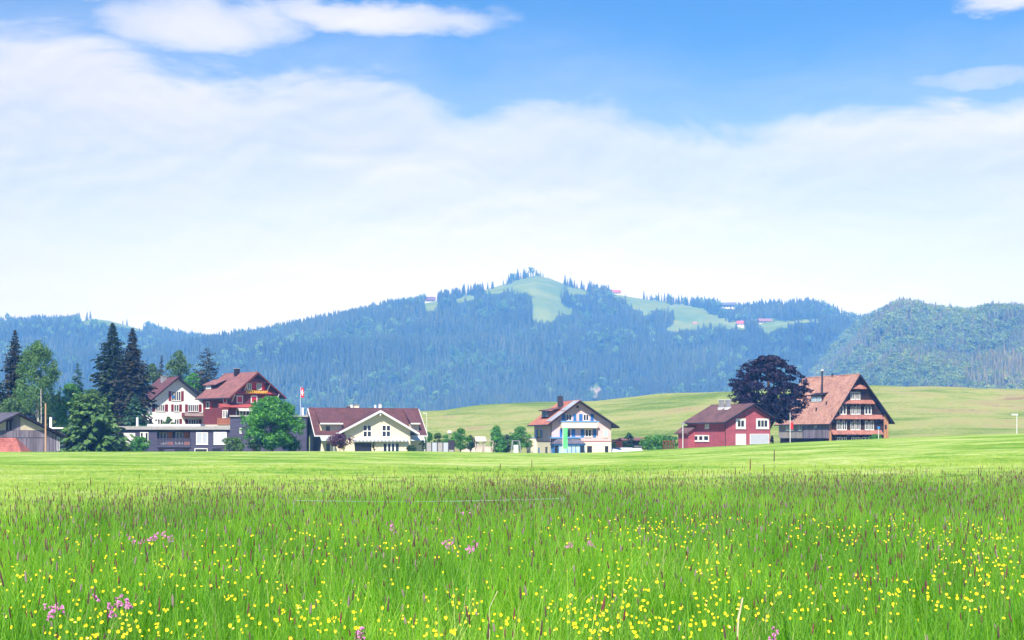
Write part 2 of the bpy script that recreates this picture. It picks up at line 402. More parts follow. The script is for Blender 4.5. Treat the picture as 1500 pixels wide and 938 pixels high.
def ground_mat():
    m = bpy.data.materials.new('grassland'); m.use_nodes = True; MATS['grassland'] = m
    T = NT(m.node_tree); p = T.n['Principled BSDF']
    tc = T.new('ShaderNodeTexCoord').outputs['Object']
    at_ = lambda n: (lambda nd: (setattr(nd, 'attribute_name', n), nd.outputs['Fac'])[1])(T.new('ShaderNodeAttribute'))
    me, hi = at_('meadow'), at_('hill')
    s1 = T.noise(T.vmul(tc, (0.040, 0.075, 0.1)), 1.0, 6, 0.64, 1.4)
    s2 = T.noise(T.vmul(tc, (0.16, 0.34, 0.1)), 1.0, 5, 0.65)
    s3 = T.noise(tc, 2.2, 5, 0.7)
    s4 = T.noise(T.vmul(tc, (0.9, 1.6, 1)), 6.0, 3, 0.7)
    f = T.m('ADD', T.m('MULTIPLY', s1, 0.42), T.m('ADD', T.m('MULTIPLY', s2, 0.34), T.m('MULTIPLY', s3, 0.24)))
    field = T.ramp(T.smooth(f, 0.40, 0.62), [(0, (0.105, 0.245, 0.032)), (0.3, (0.215, 0.365, 0.062)), (0.62, (0.330, 0.440, 0.115)), (1, (0.46, 0.515, 0.205))])
    h1 = T.noise(T.vmul(tc, (0.016, 0.030, 0.02)), 1.0, 6, 0.6, 0.8)
    h2 = T.noise(T.vmul(tc, (0.05, 0.11, 0.05)), 1.0, 6, 0.68, 0.5)
    h3 = T.noise(tc, 0.9, 5, 0.7)
    fh = T.m('ADD', T.m('MULTIPLY', h1, 0.42), T.m('ADD', T.m('MULTIPLY', h2, 0.36), T.m('MULTIPLY', h3, 0.22)))
    sx = T.new('ShaderNodeSeparateXYZ'); T.put(sx.inputs[0], tc)
    dry = T.m('MULTIPLY', T.smooth(sx.outputs[0], 60, 190), 0.055)
    hill = T.ramp(T.smooth(T.m('ADD', fh, dry), 0.39, 0.64), [(0, (0.100, 0.180, 0.045)), (0.3, (0.190, 0.255, 0.075)), (0.62, (0.285, 0.315, 0.120)), (0.85, (0.310, 0.280, 0.145)), (1, (0.235, 0.175, 0.115))])
    grain = T.ramp(s4, [(0.25, (0.62,) * 3), (0.75, (1.30,) * 3)])
    c = T.mix(hi, field, hill)
    c = T.mix(1.0, c, grain, 'MULTIPLY')
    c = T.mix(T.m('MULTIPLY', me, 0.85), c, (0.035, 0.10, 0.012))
    T.put(p.inputs['Base Color'], c); p.inputs['Roughness'].default_value = 1.0; p.inputs['Specular IOR Level'].default_value = 0.0
    b = T.new('ShaderNodeBump'); b.inputs['Strength'].default_value = 0.8; b.inputs['Distance'].default_value = 0.2
    T.put(b.inputs['Height'], T.m('ADD', s3, T.m('MULTIPLY', s4, 0.5))); T.put(p.inputs['Normal'], b.outputs[0])
ground_mat()

def ground_sheet(name, Ds, nu=150, umax=0.72):
    Ds = np.asarray(Ds, float); U = np.linspace(-umax, umax, nu)
    DD, UU = np.meshgrid(Ds, U, indexing='ij')
    X = UU * (np.maximum(DD, 0) + 22)
    Z = ground_z(X, np.maximum(DD, 1))
    V = np.stack([X, DD, Z], -1).reshape(-1, 3)
    i = np.arange(len(Ds) - 1)[:, None] * nu + np.arange(nu - 1)[None, :]
    Q = np.stack([i, i + 1, i + nu + 1, i + nu], -1).reshape(-1, 4)
    me = np_mesh(name, V, Q, ['grassland'])
    me.polygons.foreach_set('use_smooth', [True] * len(me.polygons))
    px = 750 + F * X / np.maximum(DD, 8)
    edge = np.interp(px, *EDGE_P)
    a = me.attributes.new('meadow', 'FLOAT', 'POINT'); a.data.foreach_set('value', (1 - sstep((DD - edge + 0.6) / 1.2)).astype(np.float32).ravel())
    a = me.attributes.new('hill', 'FLOAT', 'POINT'); a.data.foreach_set('value', sstep((DD - DC - 8) / 25).astype(np.float32).ravel())
    return tag(link(name, me), kind='structure')
ground_sheet('meadow', np.concatenate([np.linspace(-12, 16, 15), np.linspace(17, 36, 39)]), 220)
ground_sheet('field', np.concatenate([np.linspace(36, 170, 90), np.linspace(171, 215, 45)]))
ground_sheet('hillside', np.concatenate([np.linspace(215, 520, 120), np.linspace(530, 900, 25), np.linspace(1000, 6200, 14)]), 200)

# ------------------------------------------------------------------ distant hills and their woods
def in_poly(px, py, poly):
    px = np.asarray(px); ins = np.zeros(px.shape, bool); n = len(poly)
    for i in range(n):
        x0, y0 = poly[i]; x1, y1 = poly[(i + 1) % n]
        c = (y0 > py) != (y1 > py)
        ins ^= c & (px < (x1 - x0) * (py - y0) / ((y1 - y0) if y1 != y0 else 1e-9) + x0)
    return ins

PASTURES = [
    [(700, 428), (742, 414), (765, 407), (785, 402), (806, 405), (826, 416), (824, 424), (822, 436), (826, 446), (838, 454), (843, 463), (822, 462), (812, 466), (806, 474), (788, 474), (778, 466), (784, 448), (780, 436), (768, 430), (745, 428), (720, 432)],
    [(826, 418), (866, 428), (852, 433), (832, 431)],
    [(664, 440), (690, 430), (700, 436), (672, 446)],
    [(905, 428), (942, 436), (1000, 446), (1030, 452), (1052, 462), (1082, 474), (1092, 481), (1064, 482), (1030, 481), (1005, 484), (975, 487), (984, 474), (984, 458), (960, 456), (945, 462), (932, 452), (916, 446)],
    [(1108, 473), (1150, 470), (1205, 466), (1204, 472), (1160, 476), (1136, 482), (1126, 490), (1118, 484)],
    [(105, 474), (135, 465), (165, 468), (200, 479), (228, 489), (210, 488), (170, 478), (135, 475)],
    [(616, 448), (622, 436), (640, 436), (644, 450), (628, 456)],
    [(893, 436), (893, 424), (914, 424), (916, 438)], [(1052, 452), (1052, 441), (1082, 441), (1082, 452)], [(1076, 484), (1076, 473), (1094, 472), (1094, 484)], [(1109, 478), (1109, 467), (1134, 467), (1134, 478)],
    [(866, 580), (864, 572), (869, 565), (878, 564), (881, 573), (879, 581)],
]
HS = 1.4
class Hill:
    def __init__(s, ridge, Dr, Db, zb, seed, p0, p1):
        s.rp, s.Dr, s.Db, s.zb, s.seed, s.p0, s.p1 = ridge, Dr, Db, zb, seed, p0, p1
    def z(s, px, t):
        dr = np.interp(px, *s.Dr); db = np.interp(px, *s.Db)
        dr, db = dr * HS, db * HS; D = db + (dr - db) * t
        zr = CZ + (HY - np.interp(px, *s.rp)) / F * dr
        tt = np.clip(t, 0, 1)
        sh = 0.55 * tt + 0.45 * sstep(tt)
        z = s.zb + (zr - s.zb) * sh
        X = (px - 750) / F * D
        bump = np.sin(np.clip(t, 0, 1) * np.pi)
        z = z + bump * (fbm(X, D, s.seed, 560, 3) * 20 + fbm(X, D, s.seed + 1, 150, 3) * 6.0)
        z = np.where(t > 1, z - (t - 1) * (zr - s.zb) * 0.7, z)
        return X, D, z
    def mesh(s, name):
        P = np.linspace(s.p0, s.p1, 520); Tt = np.concatenate([np.linspace(-0.05, 1, 140), np.linspace(1.05, 1.5, 8)])
        PP, TT = np.meshgrid(P, Tt, indexing='ij')
        X, D, Z = s.z(PP, TT)
        V = np.stack([X, D, Z], -1).reshape(-1, 3); nt = len(Tt)
        i = np.arange(len(P) - 1)[:, None] * nt + np.arange(nt - 1)[None, :]
        Q = np.stack([i, i + nt, i + nt + 1, i + 1], -1).reshape(-1, 4)
        me = np_mesh(name, V, Q, ['hill_grass']); me.polygons.foreach_set('use_smooth', [True] * len(me.polygons))
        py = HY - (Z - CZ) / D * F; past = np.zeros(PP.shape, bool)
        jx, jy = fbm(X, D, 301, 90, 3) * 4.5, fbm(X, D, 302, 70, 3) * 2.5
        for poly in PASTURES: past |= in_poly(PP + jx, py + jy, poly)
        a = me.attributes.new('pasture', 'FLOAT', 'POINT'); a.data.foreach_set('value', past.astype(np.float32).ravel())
        return tag(link(name, me), kind='structure')
    def at_row(s, px, row):
        t = np.linspace(.3, 1.0, 300); X, D, Z = s.z(np.full(300, float(px)), t)
        j = int(np.argmin(abs(HY - (Z - CZ) / D * F - row))); return X[j], D[j], Z[j]
    def scatter(s, spacing, seed, keep=None):
        rg = np.random.default_rng(seed)
        dr = np.interp(750, *s.Dr); n = int(abs(s.p1 - s.p0) / F * dr * (np.mean(s.Dr[1]) - np.mean(s.Db[1])) * 1.05 * HS ** 2 / spacing ** 2)
        px = rg.uniform(s.p0, s.p1, n); t = rg.uniform(0.0, 1.04, n) ** 0.9
        X, D, Z = s.z(px, t)
        py = HY - (Z - CZ) / D * F
        ok = np.ones(n, bool); jx, jy = fbm(X, D, 301, 90, 3) * 4.5 + rg.normal(size=n) * 1.6, fbm(X, D, 302, 70, 3) * 2.5 + rg.normal(size=n) * 1.2
        for poly in PASTURES:
            for dy in (0, 6, 11): ok &= ~in_poly(px + jx, py + jy - dy, poly)
        return px[ok], py[ok], X[ok], D[ok], Z[ok]

mat('hill_grass', (0.090, 0.150, 0.022), 1.0, 0.2, 0.012, col2=(0.165, 0.200, 0.036), spec=0)
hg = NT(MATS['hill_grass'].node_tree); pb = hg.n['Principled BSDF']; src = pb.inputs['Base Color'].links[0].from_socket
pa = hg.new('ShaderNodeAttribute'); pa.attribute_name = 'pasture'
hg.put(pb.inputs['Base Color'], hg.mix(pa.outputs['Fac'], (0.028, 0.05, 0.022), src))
H_MAIN = Hill(([-300, 200, 300, 340, 400, 450, 500, 550, 600, 630, 660, 700, 740, 765, 785, 805, 830, 870, 900, 940, 1000, 1050, 1100, 1150, 1180, 1205, 1240, 1300, 1400, 1800],
               [560, 522, 507, 498, 489, 480, 468, 457, 449, 443, 438, 428, 416, 408, 404, 408, 418, 428, 431, 438, 446, 451, 456, 451, 449, 454, 469, 478, 482, 500]),
              ([-300, 300, 780, 1080, 1300, 1800], [2150, 2200, 2600, 2500, 2350, 2300]), ([-300, 1800], [1550, 1450]), -6, 21, 150, 1500)
H_LEFT = Hill(([-500, -200, 0, 60, 100, 135, 160, 200, 250, 300, 350, 420, 600], [470, 470, 476, 474, 475, 467, 470, 481, 494, 501, 506, 522, 565]),
              ([-500, 600], [2750, 2700]), ([-500, 600], [1500, 1600]), -6, 33, -420, 520)
H_RIGHT = Hill(([1040, 1100, 1150, 1200, 1240, 1270, 1297, 1320, 1350, 1380, 1410, 1440, 1480, 1520, 1700, 2000], [604, 582, 558, 527, 498, 477, 463, 455, 459, 467, 470, 465, 461, 458, 450, 460]),
               ([1040, 1180, 1250, 1320, 2000], [2500, 2350, 2150, 1850, 1650]), ([1040, 1300, 2000], [1300, 1100, 1000]), -6, 47, 1045, 1960)
H_MAIN.mesh('hill'); H_LEFT.mesh('hill'); H_RIGHT.mesh('hill')

def leaf_quads(C, rad, n, leaf, rg, asp=0.55, squash=1.0, up=0.0, power=0.45, hang=0.0):
    """rhombic leaf sprays round clump centres C (k,3), radii rad (k,)"""
    k = len(C); d = rg.normal(size=(k * n, 3)); d /= np.linalg.norm(d, axis=1)[:, None]
    rr = rg.uniform(0, 1, k * n) ** power
    P = np.repeat(C, n, 0) + d * (np.repeat(rad, n) * rr)[:, None] * np.array([1, 1, squash])
    nrm = d + rg.normal(size=d.shape) * 0.7 + np.array([0, 0, up]); nrm /= np.linalg.norm(nrm, axis=1)[:, None]
    a = np.cross(nrm, rg.normal(size=d.shape)); a /= np.linalg.norm(a, axis=1)[:, None] + 1e-9
    if hang: a = a * (1 - hang) + np.array([0, 0, -1.0]) * hang; a /= np.linalg.norm(a, axis=1)[:, None]
    b = np.cross(nrm, a)
    s = leaf * rg.uniform(0.6, 1.35, k * n)[:, None]
    V = np.stack([P - a * s * 0.5, P + b * s * asp * 0.5 + nrm * s * 0.08, P + a * s * 0.5, P - b * s * asp * 0.5 + nrm * s * 0.08], 1).reshape(-1, 3)
    Q = np.arange(len(V)).reshape(-1, 4)
    return V, Q

def proto(name, V, Q, mats, mi=None):
    return bpy.data.objects.new(name, np_mesh(name, V, Q, mats, mi))

def low_spruce(name, seed, m='forest_spruce'):
    rg = np.random.default_rng(seed); V = []; Q = []
    tiers = 9
    for i in range(tiers):
        t = i / tiers; zb = 0.06 + 0.86 * t; r = 0.17 * (1 - t) ** 0.85 + 0.012; zt = zb + 0.16 * (1 - 0.4 * t)
        k = 8; ph = rg.uniform(0, 6.28)
        for j in range(k):
            a = ph + 2 * math.pi * j / k + rg.uniform(-.2, .2); w = 0.42; q = r * rg.uniform(0.7, 1.2); dz = rg.uniform(-0.03, 0.02)
            b = len(V)
            V += [(0, 0, zt), (q * .7 * math.cos(a - w), q * .7 * math.sin(a - w), zb + 0.02), (q * math.cos(a), q * math.sin(a), zb - 0.03 + dz), (q * .7 * math.cos(a + w), q * .7 * math.sin(a + w), zb + 0.02)]
            Q.append((b, b + 1, b + 2, b + 3))
    b = len(V); V += [(-.008, 0, 0.85), (.008, 0, .85), (0.002, 0, 1.02), (-.002, 0, 1.02)]; Q.append((b, b + 1, b + 2, b + 3))
    return proto(name, np.array(V, float), np.array(Q), [m])

def low_leaf(name, seed, m='forest_leaf'):
    rg = np.random.default_rng(seed); k = 16
    C = rg.normal(size=(k, 3)); C /= np.linalg.norm(C, axis=1)[:, None]; C *= rg.uniform(0.4, 1, k)[:, None] * np.array([0.24, 0.24, 0.30]); C[:, 2] += 0.60
    V, Q = leaf_quads(C, rg.uniform(0.10, 0.16, k), 30, 0.070, rg, 0.8, up=0.3)
    return proto(name, V, Q, [m])

def scatter_group(name, protos):
    col = bpy.data.collections.new(name)
    for o in protos: col.objects.link(o)
    ng = bpy.data.node_groups.new(name, 'GeometryNodeTree')
    ng.interface.new_socket('Geometry', in_out='INPUT', socket_type='NodeSocketGeometry')
    ng.interface.new_socket('Geometry', in_out='OUTPUT', socket_type='NodeSocketGeometry')
    n = ng.nodes; l = ng.links
    gi, go = n.new('NodeGroupInput'), n.new('NodeGroupOutput')
    ci = n.new('GeometryNodeCollectionInfo'); ci.inputs['Collection'].default_value = col
    ci.inputs['Separate Children'].default_value = True; ci.inputs['Reset Children'].default_value = True
    ip = n.new('GeometryNodeInstanceOnPoints'); ip.inputs['Pick Instance'].default_value = True
    def attr(nm, ty):
        a = n.new('GeometryNodeInputNamedAttribute'); a.data_type = ty; a.inputs['Name'].default_value = nm; return a.outputs[0]
    l.new(gi.outputs[0], ip.inputs['Points']); l.new(ci.outputs[0], ip.inputs['Instance'])
    l.new(attr('idx', 'INT'), ip.inputs['Instance Index'])
    l.new(attr('rot', 'FLOAT_VECTOR'), ip.inputs['Rotation']); l.new(attr('scl', 'FLOAT_VECTOR'), ip.inputs['Scale'])
    l.new(ip.outputs[0], go.inputs[0])
    return ng

def scatter_object(name, ng, P, rot, scl, idx, label=None, cat=None):
    me = bpy.data.meshes.new(name); me.vertices.add(len(P)); me.vertices.foreach_set('co', np.asarray(P, np.float32).ravel())
    a = me.attributes.new('rot', 'FLOAT_VECTOR', 'POINT'); a.data.foreach_set('vector', np.asarray(rot, np.float32).ravel())
    a = me.attributes.new('scl', 'FLOAT_VECTOR', 'POINT'); a.data.foreach_set('vector', np.asarray(scl, np.float32).ravel())
    a = me.attributes.new('idx', 'INT', 'POINT'); a.data.foreach_set('value', np.asarray(idx, np.int32))
    o = link(name, me); md = o.modifiers.new('scatter', 'NODES'); md.node_group = ng
    return tag(o, label, cat, kind='stuff')

WOOD = [low_spruce('a_spruce_%d' % i, 60 + i) for i in range(4)] + [low_leaf('b_leaf_%d' % i, 80 + i) for i in range(4)]
NG_WOOD = scatter_group('wood', WOOD)
NG_MIXED = scatter_group('mixed_wood', [low_spruce('a_mixed_%d' % i, 160 + i, 'mixed_spruce') for i in range(4)] + [low_leaf('b_mixed_%d' % i, 180 + i, 'mixed_leaf') for i in range(4)])
def wood(name, hill, spacing, seed, leafy, label, hmin=15, hmax=30, ng=None):
    px, py, X, D, Z = hill.scatter(spacing, seed)
    n = len(px); rg = np.random.default_rng(seed + 1)
    cl = fbm(X, D, seed + 7, 360, 3) * 0.45 + rg.normal(size=n) * 0.35
    isleaf = cl > leafy
    h = rg.uniform(hmin, hmax, n) * (1 + 0.15 * fbm(X, D, seed + 9, 150, 2)); h = np.where(isleaf, h * 0.92, h)
    w = h * rg.uniform(1.0, 1.5, n)
    idx = np.where(isleaf, rg.integers(4, 8, n), rg.integers(0, 4, n))
    rot = np.stack([rg.normal(size=n) * 0.03, rg.normal(size=n) * 0.03, rg.uniform(0, 6.28, n)], -1)
    scatter_object(name, ng or NG_WOOD, np.stack([X, D, Z - 0.4], -1), rot, np.stack([w, w, h], -1), idx, label, 'forest')
    return n
nt = wood('forest', H_MAIN, 10.2, 101, 0.62, 'blue hazy spruce forest covering the main hill below its bare summit')
nt += wood('forest', H_LEFT, 11, 131, 0.55, 'distant hazy forest along the low ridge behind the village spruces')
nt += wood('forest', H_RIGHT, 8.6, 161, 0.12, 'greener mixed forest on the nearer hill behind the big farmhouse', 14, 27, NG_MIXED)
print('forest trees', nt)

# ------------------------------------------------------------------ houses
class House:
    """local frame: x along the front wall, y into depth, z up; origin at the front-left wall corner"""
    def __init__(s, name, label, cat, D, th, pA, pB, pC, ybase, skirt=3.0):
        th = R(th); s.c, s.s = math.cos(th), math.sin(th)
        s.A = at(pA, ybase, D); A = s.A
        k = (pB - 750) / F; s.W = (k * D - A.x) / (s.c - k * s.s)
        k = (pC - 750) / F; s.L = (A.x - k * D) / (k * s.c + s.s)
        s.root = empty(name, A, th, label, cat); s.skirt = skirt
        s.fr = {'front': (Vector((0, 0, 0)), Vector((1, 0, 0)), Vector((0, 0, 1)), Vector((0, -1, 0))),
                'left': (Vector((0, 0, 0)), Vector((0, 1, 0)), Vector((0, 0, 1)), Vector((-1, 0, 0)))}
    def front(s, px, py, n=0.0):
        k = (px - 750) / F; m = (HY - py) / F; A = s.A
        VA = -s.s * A.x + s.c * A.y; t = (VA - n) / (-s.s * k + s.c)
        return s.c * (k * t - A.x) + s.s * (t - A.y), CZ + m * t - A.z
    def left(s, px, py, n=0.0):
        k = (px - 750) / F; m = (HY - py) / F; A = s.A
        UA = s.c * A.x + s.s * A.y; t = (UA - n) / (s.c * k + s.s)
        return -s.s * (k * t - A.x) + s.c * (t - A.y), CZ + m * t - A.z
    def frame(s, wall, n=0.0):
        O, U, V, N = s.fr[wall]; return (O + N * n, U, V, N)
    def rect(s, wall, x0, y0, x1, y1, n=0.0):
        f = s.front if wall == 'front' else s.left
        a, b = f(x0, y0, n), f(x1, y1, n)
        return min(a[0], b[0]), max(a[0], b[0]), min(a[1], b[1]), max(a[1], b[1])
    def win(s, wall, x0, y0, x1, y1, nx=2, nz=1, fm='white_paint', pm='glass', bw=0.10, n=0.0, curtain=0, sill=True, name='window', label=None, bars=0.06):
        a0, a1, b0, b1 = s.rect(wall, x0, y0, x1, y1, n); fr = s.frame(wall, n)
        m = MB()
        m.fbox(fr, a0, a1, b1 - bw, b1, -.02, .07); m.fbox(fr, a0, a1, b0, b0 + bw, -.02, .07)
        m.fbox(fr, a0, a0 + bw, b0 + bw, b1 - bw, -.02, .068); m.fbox(fr, a1 - bw, a1, b0 + bw, b1 - bw, -.02, .068)
        iw = (a1 - a0 - 2 * bw); ih = b1 - b0 - 2 * bw
        for i in range(1, nx):
            c = a0 + bw + iw * i / nx; m.fbox(fr, c - bars, c + bars, b0 + bw, b1 - bw, -.02, .06)
        for i in range(1, nz):
            c = b0 + bw + ih * i / nz; m.fbox(fr, a0 + bw, a1 - bw, c - bars, c + bars, -.02, .055)
        w = m.build(name, fm, s.root)
        if label: w['label'] = label
        MB().fbox(fr, a0 + bw * .5, a1 - bw * .5, b0 + bw * .5, b1 - bw * .5, -.03, .02).build('pane', pm, w)
        if curtain:
            q = MB(); st = iw / nx
            for i in range(nx):
                c0 = a0 + bw + st * i
                for e0, e1 in ((0.04, 0.04 + curtain / 2), (0.96 - curtain / 2, 0.96)):
                    q.fbox(fr, c0 + st * e0, c0 + st * e1, b0 + bw, b1 - bw, .015, .03)
            q.build('curtain', 'curtain', w)
        if sill:
            MB().fbox(fr, a0 - .06, a1 + .06, b0 - .09, b0 - .01, -.02, .14).build('sill', fm, w)
        return w
    def shut(s, wall, x0, y0, x1, y1, m, n=0.0):
        a0, a1, b0, b1 = s.rect(wall, x0, y0, x1, y1, n); fr = s.frame(wall, n)
        q = MB(); q.fbox(fr, a0, a1, b0, b1, .0, .05)
        h = b1 - b0; w = a1 - a0
        for c0, c1 in ((.08, .48), (.54, .92)):
            k = 6
            for i in range(k):
                z = b0 + h * (c0 + (c1 - c0) * i / k); q.fbox(fr, a0 + w * .15, a1 - w * .15, z, z + h * (c1 - c0) / k * .6, .05, .072)
        return q.build('shutter', m, s.root)
    def panel(s, wall, x0, y0, x1, y1, name, m, n=0.0, t=0.06, kind=None, label=None):
        a0, a1, b0, b1 = s.rect(wall, x0, y0, x1, y1, n)
        o = MB().fbox(s.frame(wall, n), a0, a1, b0, b1, -.02, t).build(name, m, s.root, kind=kind)
        if label: o['label'] = label
        return o
    def door(s, wall, x0, y0, x1, y1, m, frame='white_paint', name='door', panels=2, label=None):
        a0, a1, b0, b1 = s.rect(wall, x0, y0, x1, y1); fr = s.frame(wall)
        q = MB(); q.fbox(fr, a0, a1, b0, b1, -.02, .05)
        for i in range(panels):
            z0 = b0 + (b1 - b0) * (i + .08) / panels; z1 = b0 + (b1 - b0) * (i + .92) / panels
            q.fbox(fr, a0 + .12, a1 - .12, z0, z1, .05, .075)
        o = q.build(name, m, s.root)
        if label: o['label'] = label
        e = MB(); e.fbox(fr, a0 - .09, a0 - .003, b0, b1 + .09, -.02, .08); e.fbox(fr, a1 + .003, a1 + .09, b0, b1 + .09, -.02, .08); e.fbox(fr, a0, a1, b1 + .003, b1 + .09, -.02, .08)
        e.build('door_frame', frame, o)
        MB().fbox(fr, a1 - .2, a1 - .1, (b0 + b1) / 2, (b0 + b1) / 2 + .12, .05, .13).build('handle', 'dark_metal', o)
        return o
    # gable whose ridge runs in depth (axis 'y') or along the front (axis 'x')
    def ridge_frame(s, axis):
        if axis == 'y': return (Vector((0, 0, 0)), Vector((1, 0, 0)), Vector((0, 0, 1)), Vector((0, 1, 0)))
        return (Vector((0, 0, 0)), Vector((0, 1, 0)), Vector((0, 0, 1)), Vector((1, 0, 0)))
    def walls(s, axis, xr, zr, zl, zt, m, t=0.25, name='wall'):
        w, l = (s.W, s.L) if axis == 'y' else (s.L, s.W)
        poly = [(0, -s.skirt), (w, -s.skirt), (w, zt - t), (xr, zr - t), (0, zl - t)]
        return MB().prism(s.ridge_frame(axis), poly, 0, l).build(name, m, s.root)
    def roof(s, axis, xr, zr, zl, zt, ol, orr, of, ob, m, trim='dark_trim', t=0.25, course=0.42, name='roof', n0=None, n1=None, w=None, parent=None):
        W, L = (s.W, s.L) if axis == 'y' else (s.L, s.W)
        if w is not None: W = w
        fr = s.ridge_frame(axis); O, U, V, N = fr
        n0 = -of if n0 is None else n0; n1 = L + ob if n1 is None else n1
        kl = (zr - zl) / xr; kr = (zr - zt) / (W - xr)
        q = MB()
        for sg, ex, ez in ((-1, -ol, zl - ol * kl), (1, W + orr, zt - orr * kr)):
            poly = [(xr, zr), (ex, ez), (ex, ez - t), (xr, zr - t)]
            q.prism(fr, poly if sg > 0 else poly[::-1], n0, n1, 1)
            ln = math.hypot(ex - xr, ez - zr); k = max(3, int(ln / course))
            up = Vector((zr - ez, abs(ex - xr))).normalized(); nx, nz = sg * up.x, up.y
            for i in range(k):       # tile courses, each lapped over the next one down
                f0, f1 = i / k, (i + 1.04) / k
                a = (xr + (ex - xr) * f0 + nx * .012, zr + (ez - zr) * f0 + nz * .012)
                b = (xr + (ex - xr) * f1 + nx * .055, zr + (ez - zr) * f1 + nz * .055)
                P = []
                for n_ in (n0 + .03, n1 - .03):
                    P += [O + U * a[0] + V * a[1] + N * n_, O + U * b[0] + V * b[1] + N * n_]
                lo = [p - V * 0.045 for p in (P[1], P[3])]
                q.add(P + lo, [(0, 1, 3, 2), (1, 4, 5, 3)], 0)
        c = Vector((0, 0, 0))
        q.prism(fr, [(xr - .16, zr - .02), (xr + .16, zr - .02), (xr + .06, zr + .12), (xr - .06, zr + .12)], n0 + .01, n1 - .01, 0)
        o = q.build(name, [m, trim], parent or s.root)
        for ex, ez in ((-ol, zl - ol * kl), (W + orr, zt - orr * kr)):
            sg = -1 if ex < xr else 1
            MB().fbox(fr, *sorted((ex + sg * .01, ex + sg * .14)), ez - t - .02, ez - .06, n0, n1).build('gutter', 'dark_metal' if trim == 'dark_trim' else 'pale_metal', o)
        return o
    def gable_boards(s, xr, zr, zl, zt, ol, orr, of, m, parent, W=None, n=None, h=0.34):
        W = W or s.W; kl = (zr - zl) / xr; kr = (zr - zt) / (W - xr); fr = s.frame('front', of if n is None else n)
        q = MB()
        q.prism(fr, [(-ol, zl - ol * kl - h), (xr, zr - h), (xr, zr + .02), (-ol, zl - ol * kl + .02)], .003, .07)
        q.prism(fr, [(xr, zr - h), (W + orr, zt - orr * kr - h), (W + orr, zt - orr * kr + .02), (xr, zr + .02)], .003, .07)
        return q.build('barge_board', m, parent)
    def chimney(s, x, y, z0, z1, w, m, roof, cap='concrete', d=None, pots=0, name='chimney'):
        q = MB(); d = d or w
        q.box(x - w / 2, x + w / 2, y - d / 2, y + d / 2, z0, z1)
        o = q.build(name, m, roof)
        if cap:
            c = MB(); c.box(x - w * .62, x + w * .62, y - d * .62, y + d * .62, z1 + .004, z1 + .12)
            c.build('chimney_cap', cap, s.root)
        return o
    def pipe(s, x, y, z0, z1, r, m, parent, name='flue'):
        return MB().tube([(x, y, z0), (x, y, z1)], r, 8).build(name, m, parent)

# --- house with blue shutters
h = House('blue_shutter_house', 'pale pink and cream house with blue shutters and a hanging green banner', 'house', 280, 14, 808, 895, 782.6, 664)
W, L = h.W, h.L
xr, zr = h.front(847, 587); zt = h.front(895, 619.5)[1]; zl = h.front(808, 616)[1]
h.walls('y', xr, zr, zl, zt, 'pink_plaster')
zb = h.front(850, 647.4)[1]
MB().box(-.05, W + .05, -.06, L + .05, -3, zb).build('plinth_wall', 'pale_cream_plaster', h.root)
MB().box(-.08, W + .08, -.09, L + .08, zb + .003, zb + .14).build('string_course', 'dark_red_paint', h.root)
rf = h.roof('y', xr, zr, zl, zt, 1.15, 1.25, 1.3, 1.0, 'roof_orange', course=.4)
h.gable_boards(xr, zr, zl, zt, 1.15, 1.25, 1.3, 'dark_trim', rf)
kl = (zr - zl) / xr
def slopeL(x): return zl + kl * x
# solar panels on the near strip of the left slope
for i, (f0, f1) in enumerate([(.04, .46), (.5, .93)]):
    q = MB(); xa, xb = xr - (xr + .9) * f0, xr - (xr + .9) * f1
    O = Vector((xa, -1.15, slopeL(xa) + .09)); U = Vector((xb - xa, 0, slopeL(xb) - slopeL(xa))); ln = U.length; U.normalize()
    Vv = Vector((0, 1, 0)); N = Vector((-kl, 0, 1)).normalized()
    q.fbox((O, U, Vv, N), 0, ln, 0, 3.4, 0, .10, 0)
    for j in range(5): q.fbox((O, U, Vv, N), 0, ln, j * .84 - .02, j * .84 + .03, .10, .13, 1)
    q.build('solar_panel', ['solar', 'grey_metal'], rf)
yd0 = 4.6; xd = .5
zd0, zd1 = slopeL(xd) - .1, h.left(786, 603, -xd)[1]
d = MB(); d.box(xd, xr - .6, yd0, yd0 + 4.6, zd0, zd1).build('dormer', 'dark_timber', h.root)
q = MB(); q.prism((Vector((0, 0, 0)), Vector((1, 0, 0)), Vector((0, 0, 1)), Vector((0, 1, 0))), [(xd - .6, zd1 - .05), (xr - .3, zd1 + .75), (xr - .3, zd1 + 1.0), (xd - .6, zd1 + .2)], yd0 - .3, yd0 + 4.9)
q.build('dormer_roof', 'roof_dusk', h.root)
fr = (Vector((xd, 0, 0)), Vector((0, 1, 0)), Vector((0, 0, 1)), Vector((-1, 0, 0)))
for y0 in (yd0 + .35, yd0 + 2.5):
    w_ = MB().fbox(fr, y0, y0 + 1.7, zd0 + .5, zd1 - .15, 0, .06).build('window', 'light_blue_paint', h.root)
    MB().fbox(fr, y0 + .15, y0 + 1.55, zd0 + .65, zd1 - .3, .06, .075).build('pane', 'glass', w_)
ch = h.chimney(xr - 1.9, 6.2, slopeL(xr - 1.9) - .5, h.left(827, 580, -(xr - 1.9))[1], .95, 'dark_metal', rf, cap=None)
h.pipe(xr - 1.9, 6.2, h.left(827, 580, -(xr - 1.9))[1], h.left(827, 575.5, -(xr - 1.9))[1], .05, 'dark_metal', rf, 'lightning_rod')
B = 'blue_paint'
h.win('front', 829, 607, 837.5, 616.6, 2, bw=.1); h.shut('front', 823, 606.6, 828, 616.6, B); h.shut('front', 839.8, 606.6, 844.2, 616.6, B)
h.win('front', 854.2, 607, 862.4, 616.6, 2, bw=.1); h.shut('front', 848.2, 606.6, 853.3, 616.6, B); h.shut('front', 865, 606.6, 869.7, 616.6, B)
